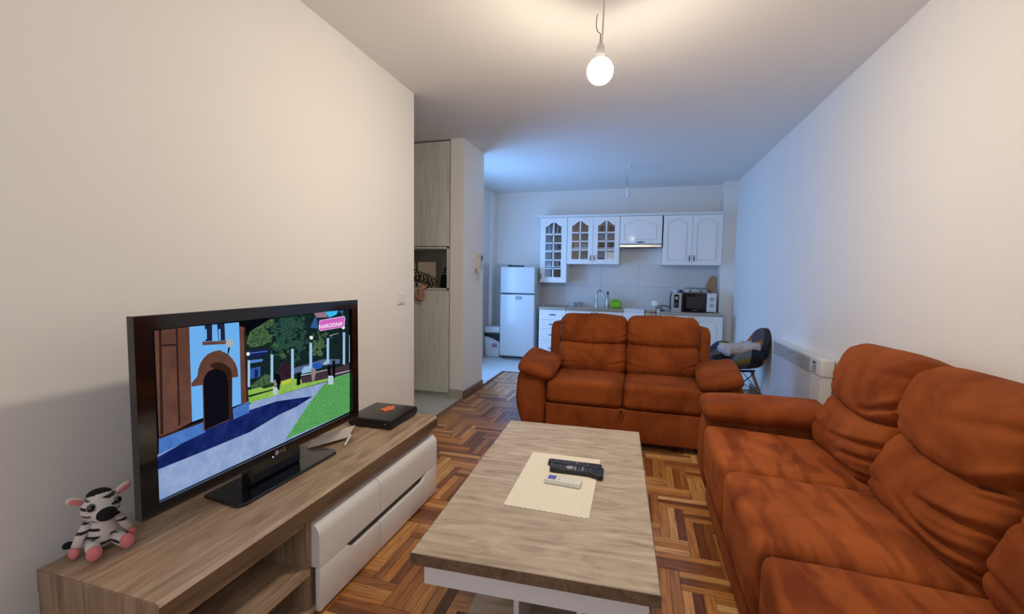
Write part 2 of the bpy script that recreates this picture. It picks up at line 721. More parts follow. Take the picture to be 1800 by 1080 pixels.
# --- walls
struct('wall_left', MB().box(XL - 0.15, XL, -1.5, 3.24, 0, H), WALL)
struct('wall_right', MB().prism([(xr(-1.5), -1.5), (1.7, -1.5), (1.7, 7.6), (xr(7.6), 7.6)], 0, H, 'z'), WALL)
wb = struct('wall_back', MB().box(-2.9, 1.5, YB, YB + 0.15, 0, H), WALL)
struct('wall_front', MB().prism([(-1.9, 0), (1.6, 0), (1.6, H), (-1.9, H)], -1.5, -1.3, 'y', holes=[[(-1.15, 0.85), (0.65, 0.85), (0.65, 2.25), (-1.15, 2.25)]]), WALL)
ceiling = struct('ceiling', MB().box(-3.5, 1.7, -1.5, 7.6, H, H + 0.1), CEIL)
# partition between hall and kitchen with the wardrobe niche in front of it, seen as a narrow pillar
struct('wall_partition', MB().prism([(-3.4, 4.97), (-1.785, 4.97), (-1.795, 4.38), (-1.945, 4.38), (-1.945, 4.93), (-3.4, 4.93)], 0, H, 'z'), WALL)
struct('wall_hall', MB().box(-3.5, -3.4, 3.0, 5.0, 0, H), WALL)
struct('wall_hall_near', MB().box(-3.4, XL - 0.15, 3.02, 3.24, 0, H), WALL)
wk = struct('wall_kitchen', MB().prism([(4.97, 0), (7.5, 0), (7.5, H), (4.97, H)], -2.65, -2.45, 'x', holes=[[(5.08, 0.45), (6.02, 0.45), (6.02, 2.15), (5.08, 2.15)]]), WALL)
# piers in the two kitchen corners
struct('wall_pier_left', MB().rbox(-2.46, -2.395, 7.12, YB + 0.02, 0, H, 0.012, 2), WALL)
struct('wall_pier_right', MB().box(1.135, 1.5, 7.13, YB + 0.02, 0, H), WALL)

# --- windows, out of view, the daylight comes through them
w1 = struct('window_1', MB().prism([(5.08, 0.45), (6.02, 0.45), (6.02, 2.15), (5.08, 2.15)], -2.62, -2.56, 'x', holes=[[(5.16, 0.53), (5.94, 0.53), (5.94, 2.07), (5.16, 2.07)]]), MATTWHITE)
obj('pane', MB().box(-2.595, -2.585, 5.15, 5.95, 0.52, 2.08), GLASS, w1)
w2 = struct('window_2', MB().prism([(-1.15, 0.85), (0.65, 0.85), (0.65, 2.25), (-1.15, 2.25)], -1.45, -1.39, 'y', holes=[[(-1.07, 0.93), (-0.29, 0.93), (-0.29, 2.17), (-1.07, 2.17)], [(-0.21, 0.93), (0.57, 0.93), (0.57, 2.17), (-0.21, 2.17)]]), MATTWHITE)
for a in (-1.08, -0.22):
    obj('pane', MB().box(a, a + 0.8, -1.425, -1.415, 0.92, 2.18), GLASS, w2)

# --- trim
tr = struct('trim_1', MB().rbox(-1.815, -1.772, 2.9, 4.40, -0.01, 0.006, 0.003, 1), BASEB)
struct('trim_2', MB().prism([(-1.785, 4.97), (-1.785, 5.86), (1.33, 5.86), (1.33, 5.885), (-1.81, 5.885), (-1.81, 4.97)], -0.01, 0.005, 'z'), BASEB)
struct('baseboard_partition', MB().prism([(-1.795, 4.38), (-1.785, 4.975), (-1.770, 4.975), (-1.780, 4.372)], 0, 0.085, 'z', bevel=0.003), BASEB)
struct('baseboard_pier', MB().box(-1.94, -1.80, 4.368, 4.382, 0, 0.10), mat('tile_skirting', (176, 180, 168), 0.4))
struct('baseboard_left', MB().rbox(XL, XL + 0.015, -1.3, 3.24, 0, 0.085, 0.003, 1), BASEB)
struct('baseboard_right', MB().prism([(xr(-1.3), -1.3), (xr(-1.3) - 0.015, -1.3), (xr(5.87) - 0.015, 5.87), (xr(5.87), 5.87)], 0, 0.085, 'z'), BASEB)

# --- wall tiles of the kitchen: a band to 1.545 m, each tile a piece
TILEW = mat('kitchen_wall_tile', (206, 205, 202), 0.22, var=0.03, vscale=2)
zs = [0.855, 1.196, 1.545]
xs = [-2.39, -1.80, -1.20, -0.60, -0.02, 0.58, 1.134]
for zi in range(2):
    for xi in range(6):
        obj('tile', MB().rbox(xs[xi] + 0.0015, xs[xi + 1] - 0.0015, YB - 0.008, YB + 0.002, zs[zi] + 0.0015, zs[zi + 1] - 0.0015, 0.0015, 1), TILEW, wb)
for xi in range(1):
    for zi, (a, b) in enumerate(((0.0, 0.43), (0.43, 0.855))):
        obj('tile', MB().rbox(xs[xi] + 0.0015, xs[xi + 1] - 0.0015, YB - 0.008, YB + 0.002, a + 0.0015, b - 0.0015, 0.0015, 1), TILEW, wb)
for (a, b) in ((6.50, 7.10),):
    for za, zb in ((0.0, 0.43), (0.43, 0.855), (0.855, 1.196), (1.196, 1.545)):
        obj('tile', MB().rbox(-2.452, -2.442, a, b, za + 0.0015, zb - 0.0015, 0.0015, 1), TILEW, wk)
# ------------------------------------------------------------------ lit bulb
def pendant(name, label, x, y, z_bulb, r, lit):
    t = thing(name, label, 'lamp', (x, y, H))
    if lit:
        bm_ = emit('lit_bulb', BULB_COLOR, BULB_STRENGTH)
        prof = [(0.0, -r)] + [(r * math.cos(a), r * math.sin(a)) for a in [-PI / 2 + (PI / 2 + 0.20) * k / 11 for k in range(1, 12)]]
        r0 = prof[-1]
        prof.append((0, r0[1]))
        obj('bulb', MB().lathe(prof, 24, (x, y, z_bulb)), bm_, t, True, auto=50)
        # the upper, frosted part of the globe glows only faintly
        dome = [(0, r0[1] + 0.0005), (r0[0] + 0.0006, r0[1] + 0.0005)] + [(r * math.cos(a), r * math.sin(a)) for a in [0.28 + 0.16 * k for k in range(6)]]
        dome += [(0.020, dome[-1][1] + 0.006), (0, dome[-1][1] + 0.006)]
        obj('bulb_dome', MB().lathe(dome, 24, (x, y, z_bulb)), emit('frosted_dome', BULB_COLOR, 6.0), t, True, auto=50)
        obj('bulb_collar', MB().lathe([(0.0, r * 0.86), (0.021, r * 0.86), (0.018, r * 1.22), (0, r * 1.22)], 20, (x, y, z_bulb)), mat('bulb_collar', (228, 226, 220), 0.4), t, True, auto=50)
        top = z_bulb + r * 1.2
    else:
        prof = [(0.0, -0.045), (0.018, -0.038), (0.027, -0.018), (0.027, 0.002), (0.018, 0.03), (0.013, 0.045), (0, 0.045)]
        obj('bulb', MB().lathe(prof, 18, (x, y, z_bulb)), mat('unlit_bulb', (225, 228, 235), 0.25), t, True)
        top = z_bulb + 0.04
    soc = mat('bulb_holder', (222, 220, 214), 0.45)
    obj('bulb_holder', MB().lathe([(0, 0), (0.021, 0), (0.021, 0.018), (0.0185, 0.020), (0.0185, 0.040), (0.012, 0.052), (0.004, 0.056), (0, 0.056)], 18, (x, y, top)), soc, t, True, auto=30)
    hk = [(x - 0.004, y, top + 0.05), (x - 0.003, y, top + 0.10), (x - 0.018, y, top + 0.115), (x - 0.024, y, top + 0.135), (x - 0.024, y, top + 0.175), (x - 0.019, y, top + 0.195)]
    obj('hook', MB().tube(hk, 0.0022, 6), mat('dark_wire', (90, 84, 78), 0.4, metal=0.6), t)
    cb = [(x + 0.003, y, top + 0.05), (x + 0.008, y, top + 0.12), (x + 0.010, y, (top + H) / 2 + .05), (x + 0.012, y, H - 0.002)]
    obj('cable', MB().tube(cb, 0.0045, 8), soc, t, True)
    obj('ceiling_rose', MB().lathe([(0, H - 0.02), (0.02, H - 0.02), (0.028, H), (0, H)], 16, (x + 0.012, y, 0)), soc, t, True, auto=30)


pendant('pendant_bulb', 'bare glowing globe bulb hanging from the ceiling on a white cable with a hook', -0.224, 2.30, 2.351, 0.064, True)
# ------------------------------------------------------------------ sofas
def fold(u, v, seed, fu=1.6, fv=7.0):
    """thin pulled creases, long across the cushion and short up it"""
    n = noise.noise(Vector((u * fu, v * fv + 0.8 * noise.noise(Vector((u * 1.3, v * 1.5, seed))), seed)))
    return -max(0.0, 1 - abs(n) * 5.0) ** 2


def gauss(x, s):
    return math.exp(-(x / s) ** 2)


# pulled folds: from (u, w) at the side to (u, w) inside, sag, depth, half width; u across, w up, both -1..1
FOLDS = [
    [(1, 0.10, 0.45, -0.10, -0.03, 0.020, 0.035), (1, -0.12, 0.50, -0.16, 0.02, 0.018, 0.03), (1, 0.30, 0.55, 0.12, 0.0, 0.014, 0.04), (-1, 0.05, -0.6, -0.12, 0, 0.012, 0.03),
     (1, -0.55, 0.4, -0.72, 0, 0.016, 0.04), (-1, -0.7, -0.3, -0.62, 0, 0.010, 0.035), (-1, 0.62, -0.5, 0.55, 0, 0.010, 0.05)],
    [(-1, 0.12, -0.5, -0.08, -0.02, 0.020, 0.035), (-1, -0.10, -0.55, -0.20, 0.02, 0.016, 0.03), (1, 0.02, 0.55, -0.10, 0, 0.014, 0.03), (-1, 0.40, -0.6, 0.22, 0, 0.012, 0.04),
     (-1, -0.6, -0.45, -0.74, 0, 0.014, 0.04), (1, -0.5, 0.45, -0.72, 0, 0.014, 0.04), (1, 0.6, 0.6, 0.5, 0, 0.008, 0.05)],
    [(1, 0.30, 0.10, 0.02, -0.05, 0.022, 0.040), (1, 0.06, 0.25, -0.10, 0.0, 0.018, 0.030), (1, -0.30, -0.35, -0.55, -0.04, 0.026, 0.040), (1, -0.52, 0.05, -0.74, 0, 0.020, 0.035),
     (-1, -0.10, -0.35, -0.36, 0, 0.012, 0.05), (-1, -0.48, -0.3, -0.60, 0, 0.014, 0.05), (1, -0.78, 0.0, -0.86, 0, 0.014, 0.03), (-1, 0.35, -0.5, 0.15, 0, 0.008, 0.06), (1, 0.72, 0.2, 0.60, 0, 0.010, 0.06)],
    [(1, 0.16, 0.28, -0.10, -0.05, 0.034, 0.045), (1, -0.34, -0.05, -0.50, -0.03, 0.036, 0.040), (1, -0.62, -0.3, -0.60, -0.10, 0.026, 0.035), (1, -0.80, 0.1, -0.78, -0.04, 0.022, 0.03),
     (1, -0.05, 0.45, -0.18, 0, 0.016, 0.03), (-1, -0.70, -0.4, -0.60, 0, 0.010, 0.05), (1, 0.62, 0.0, 0.42, 0.03, 0.012, 0.06), (-1, 0.25, -0.4, 0.10, 0, 0.008, 0.06)],
    [(1, 0.2, 0.2, -0.05, -0.04, 0.024, 0.04), (-1, -0.1, -0.3, -0.3, 0, 0.016, 0.04), (1, -0.4, 0.1, -0.6, 0, 0.024, 0.04), (-1, -0.6, -0.1, -0.7, 0, 0.014, 0.04)],
]


def make_couch(name, label, loc, rotz, ih, nseat, lineZ, pad, wing_top, heavy, tab, group):
    """local space: x across, y=0 at the seat front going back, z up"""
    t = thing(name, label, 'sofa', loc, rotz, group)
    M = XF[t.name]

    def part(nm, mb, smooth=True, parent=None, m=None, auto=60):
        mb.xf(M)
        return obj(nm, mb, m or SUEDE, parent or t, smooth, auto=auto)

    part('base', MB().rbox(-ih, ih, 0.08, 0.86, 0.05, 0.36, 0.02))
    fm = MB()
    if tab:
        part('front_panel', MB().rbox(-ih, ih, 0.012, 0.075, 0.05, lineZ - 0.004, 0.014, 3))
    else:
        part('front_panel', MB().rbox(-ih, ih, 0.024, 0.08, 0.045, lineZ - 0.004, 0.016, 3))
    for x in (-ih + 0.05, ih - 0.05):
        for y in (0.12, 0.80):
            part('foot', MB().lathe([(0.0, 0.0), (0.022, 0.0), (0.026, 0.052), (0.0, 0.052)], 10, (x, y, 0)), m=BLACK)
    sw = 2 * ih / nseat
    for i in range(nseat):
        cx = -ih + sw * (i + 0.5)
        seed = 3.1 * i + 17 * ih

        def dseat(q, p, seed=seed):
            u, v, w = p
            top = max(0, w)
            q.z += 0.016 * top * (1 - u ** 4) * (1 - 0.55 * v * v) - 0.016 * top * (v + 0.3)
            q.z += 0.004 * top * noise.noise(Vector((u * 2, v * 2, seed)))
            if v < -0.6:
                q.y -= 0.012 * (1 - u ** 4) * (0.6 + 0.4 * w)
            q.z += top * 0.006 * fold(v, u, seed, 1.1, 2.2) * gauss(v + 0.3, 0.7) * gauss(abs(u) - 0.9, 0.4)
            return q
        z0, z1 = lineZ, 0.492
        part('seat_cushion', cushion((cx, 0.35, (z0 + z1) / 2), (sw / 2 - 0.001, 0.35, (z1 - z0) / 2), 0.045, (22, 24, 12), dseat), m=SUEDE if tab else SUEDE_BRUSHED)
    # back cushions
    for i in range(nseat):
        cx = -ih + sw * (i + 0.5)
        seed = 9.7 * i + 31 * ih
        hw, hh, ht = sw / 2 + 0.004, (0.278 if tab else 0.298), 0.135
        lean = Matrix.Rotation(math.radians(-15), 3, 'X')
        sgn = 1 if i % 2 else -1

        def dback(q, p, seed=seed, sgn=sgn, i=i):
            u, v, w = p                       # u across, v depth (-1 front), w up
            front = max(0.0, -v)
            # front outline: upper roll, crease, lower roll
            cr = 0.06 - 0.16 * (1 - u * u) * heavy[0]
            low = gauss((w + 0.55), 0.42)
            upr = gauss((w - 0.45), 0.50)
            q.y -= front * (0.050 * low + 0.042 * upr) * (1 - 0.35 * u ** 4)
            q.y += front * 0.020 * gauss(w - cr, 0.10)
            q.y += front * 0.020 * gauss(w - cr, 0.026)
            # puffed top
            if w > 0.5:
                q.z += 0.020 * (1 - u * u) * (w - 0.5) * 2 * (1 - 0.3 * abs(v)) + 0.012 * (w - .5) * noise.noise(Vector((u * 2.2, seed, 1)))
            # sides pulled in at the crease and at the bottom
            q.x -= 0.012 * u * gauss(w - cr, 0.14)
            q.x -= 0.030 * u * max(0, -w - 0.55)
            # vertical seam
            q.y += front * 0.005 * gauss(u, 0.03)
            # folds running in from the sides, strongest about the crease
            for (ua, wa, ub, wb_, bow, amp, sg) in FOLDS[(i + (0 if tab else 2)) % len(FOLDS)]:
                t_ = (u - ua) / (ub - ua)
                if -0.15 < t_ < 1.1:
                    tt = min(1, max(0, t_))
                    wl = wa + (wb_ - wa) * tt + bow * math.sin(PI * tt)
                    k = amp * heavy[1] * (1 - tt) ** 0.7 * min(1, (1.1 - t_) * 3) * min(1, (t_ + 0.15) * 7)
                    dd = w - wl
                    q.y += front * k * (gauss(dd, sg) - 0.45 * gauss(dd - 2.0 * sg, 1.5 * sg) - 0.25 * gauss(dd + 1.8 * sg, 1.4 * sg))
            q.y -= front * 0.006 * noise.noise(Vector((u * 2.5, w * 3.0, seed)))
            q.y -= front * 0.004 * noise.noise(Vector((u * 6, w * 7, seed + 4)))
            return q
        mb = cushion((0, 0, 0), (hw, ht, hh), 0.072 if tab else 0.085, (48, 10, 84), dback)
        mb.xf(Matrix.Translation((cx, 0.735, 0.690 if tab else 0.705)) @ lean.to_4x4())
        part('back_cushion', mb, auto=75)
    # back frame with its two wings
    fh = ih + 0.112

    def dframe(q, p):
        q.y += 0.05 * p[2]
        return q
    part('back_frame', cushion((0, 0.80, (0.06 + wing_top) / 2), (fh, 0.095, (wing_top - 0.06) / 2), 0.06, (16, 4, 12), dframe))
    # arms
    for s in (-1, 1):
        def darm(q, p, s=s):
            u, v, w = p
            o = max(0, u * s)
            q.x -= s * o * 0.045 * max(0, -w) ** 1.5
            q.x += s * o * 0.018 * (1 - w * w)
            if v < -0.5:
                q.y -= 0.022 * (1 - w * w) * (1 - 0.5 * u * u)
                q.y += 0.03 * max(0, -w - 0.3)
            return q
        arm = part('armrest', cushion((s * (ih + 0.122), 0.42, 0.305), (0.120, 0.405, 0.255), 0.06, (8, 16, 14), darm))
        pw, pl, ph, px, py, pz, roll, pitch, yaw = pad

        def dpad(q, p, s=s):
            u, v, w = p
            q.z += 0.014 * max(0, w) * (1 - u * u) * (1 - v * v)
            q.z += 0.004 * noise.noise(Vector((u * 2 + s, v * 3, 2.2)))
            if w < 0:
                q.z += 0.012 * gauss(u * s + 1, 0.5)
            q.x += 0.012 * (1 - v * v) * u
            return q
        pm = cushion((0, 0, 0), (pw, pl, ph), min(ph * 0.92, 0.055), (14, 20, 6), dpad)
        R = Matrix.Rotation(s * yaw, 4, 'Z') @ Matrix.Rotation(-s * roll, 4, 'Y') @ Matrix.Rotation(pitch, 4, 'X')
        pm.xf(Matrix.Translation((s * (ih + px), py, pz)) @ R)
        part('arm_pad', pm, parent=arm)
    if tab:
        tb = MB()
        tb.tube([(tab - 0.018, -0.004, lineZ), (tab - 0.016, -0.012, lineZ - 0.03), (tab, -0.014, lineZ - 0.062), (tab + 0.016, -0.012, lineZ - 0.03), (tab + 0.018, -0.004, lineZ)], 0.007, 6)
        tb.rbox(tab - 0.02, tab + 0.02, -0.014, 0.012, lineZ - 0.012, lineZ + 0.006, 0.004, 1)
        part('pull_tab', tb)
    return t


make_couch('sofa', 'rust brown suede two-seat sofa facing the camera, its back to the kitchen', (-0.095, 3.50, 0), 0.0,
           0.613, 2, 0.307, (0.150, 0.300, 0.052, 0.095, 0.26, 0.580, math.radians(15), math.radians(4), math.radians(-4)), 0.905, (0.35, 0.8, 0.6), -0.010, 'rust suede sofas')
make_couch('sofa', 'long rust brown suede three-seat sofa along the right wall, nearest the camera', (0.385, 1.795, 0), -PI / 2,
           0.925, 3, 0.205, (0.150, 0.330, 0.055, 0.100, 0.325, 0.578, math.radians(3), math.radians(1), 0.0), 0.86, (0.9, 1.1, 1.6), None, 'rust suede sofas')

# ------------------------------------------------------------------ low television cabinet
ZT = 0.48
CX0, CX1, CY0, CY1 = -1.615, -1.152, 0.792, 2.416
tv_cab = thing('tv_cabinet', 'long low television cabinet in grey oak with white drawers along the left wall', 'cabinet', (-1.38, 1.6, 0))
top = MB().prism([(CX0, ZT - 0.066), (CX1, ZT - 0.066), (CX1, ZT - 0.012), (CX1 - 0.012, ZT), (CX0, ZT)], CY0, CY1, 'y')
obj('top_board', top, OAK, tv_cab)
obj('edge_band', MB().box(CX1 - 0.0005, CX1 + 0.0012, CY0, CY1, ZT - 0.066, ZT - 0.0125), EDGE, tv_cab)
obj('side_panel', MB().box(CX0 + 0.004, CX1 - 0.004, CY0 - 0.003, CY0 + 0.040, 0.0, ZT - 0.067).box(CX0, CX1, CY0 - 0.003, CY0 - 0.0003, ZT - 0.067, ZT - 0.002), OAKZ, tv_cab)
obj('side_panel', MB().box(CX0 + 0.004, CX1 - 0.05, CY1 - 0.030, CY1 - 0.004, 0.0, ZT - 0.066), OAKZ, tv_cab)
obj('divider', MB().box(CX0 + 0.01, CX1 - 0.035, 1.352, 1.376, 0.02, ZT - 0.066), OAKZ, tv_cab)
obj('back_panel', MB().box(CX0 + 0.004, CX0 + 0.010, CY0 + 0.04, CY1 - 0.03, 0.0, ZT - 0.066), mat('fibreboard', (92, 76, 60), 0.8), tv_cab)
obj('under_rail', MB().box(CX0 + 0.01, CX1 - 0.045, CY0 + 0.04, CY1 - 0.03, ZT - 0.118, ZT - 0.098), OAK, tv_cab)
obj('shelf', MB().box(CX0 + 0.01, CX1 - 0.02, CY0 + 0.04, 1.352, 0.178, 0.200), OAK, tv_cab)
obj('bottom_board', MB().box(CX0 + 0.01, CX1 - 0.02, CY0 + 0.04, CY1 - 0.03, 0.012, 0.034), OAK, tv_cab)
obj('carcass', MB().box(CX0 + 0.02, CX1 - 0.04, 1.376, CY1 - 0.03, 0.034, 0.350), mat('drawer_carcass', (150, 140, 126), 0.6), tv_cab)


def drawer(y0, y1, z0, z1, upper, n0, n1):
    """white front; upper ones roll back at the top, lower ones have a scooped grip in the top edge between n0 and n1"""
    F = CX1 + 0.002
    if upper:
        prof = [(F - 0.022, z0), (F, z0), (F, z1 - 0.050)]
        for k in range(1, 7):
            a = k / 6 * PI / 2
            prof.append((F - 0.034 + 0.034 * math.cos(a), z1 - 0.050 + 0.050 * math.sin(a)))
        prof += [(F - 0.05, z1), (F - 0.05, z0)]
        d = obj('drawer', MB().prism(prof, y0, y1, 'y'), WHITE, tv_cab, True, auto=50)
    else:
        dz, c = 0.038, 0.055
        pl = [(y0, z0), (y1, z0), (y1, z1)]
        def scoop(yA, yB, ends):
            out = []
            if ends[1]:
                out += [(yB + 0.0, z1), (yB - c * .35, z1 - dz * .35), (yB - c * .8, z1 - dz * .9), (yB - c * 1.2, z1 - dz)]
            else:
                out += [(yB, z1 - dz)]
            if ends[0]:
                out += [(yA + c * 1.2, z1 - dz), (yA + c * .8, z1 - dz * .9), (yA + c * .35, z1 - dz * .35), (yA, z1)]
            else:
                out += [(yA, z1 - dz)]
            return out
        if n1 >= y1 - 1e-6:
            pl = [(y0, z0), (y1, z0)] + scoop(n0, y1, (True, False)) + [(y0, z1)]
        else:
            pl = [(y0, z0), (y1, z0), (y1, z1)] + scoop(y0, n1, (False, True))
        d = obj('drawer', MB().prism(pl, F - 0.022, F, 'x', bevel=0.003), WHITE, tv_cab, True, auto=35)
    return d


ym = 1.797
drawer(1.378, ym - 0.0015, 0.191, 0.362, True, 0, 0)
drawer(ym + 0.0015, 2.408, 0.191, 0.362, True, 0, 0)
drawer(1.378, ym - 0.0015, 0.014, 0.188, False, 1.545, ym - 0.0015)
drawer(ym + 0.0015, 2.408, 0.014, 0.188, False, ym + 0.0015, 2.275)

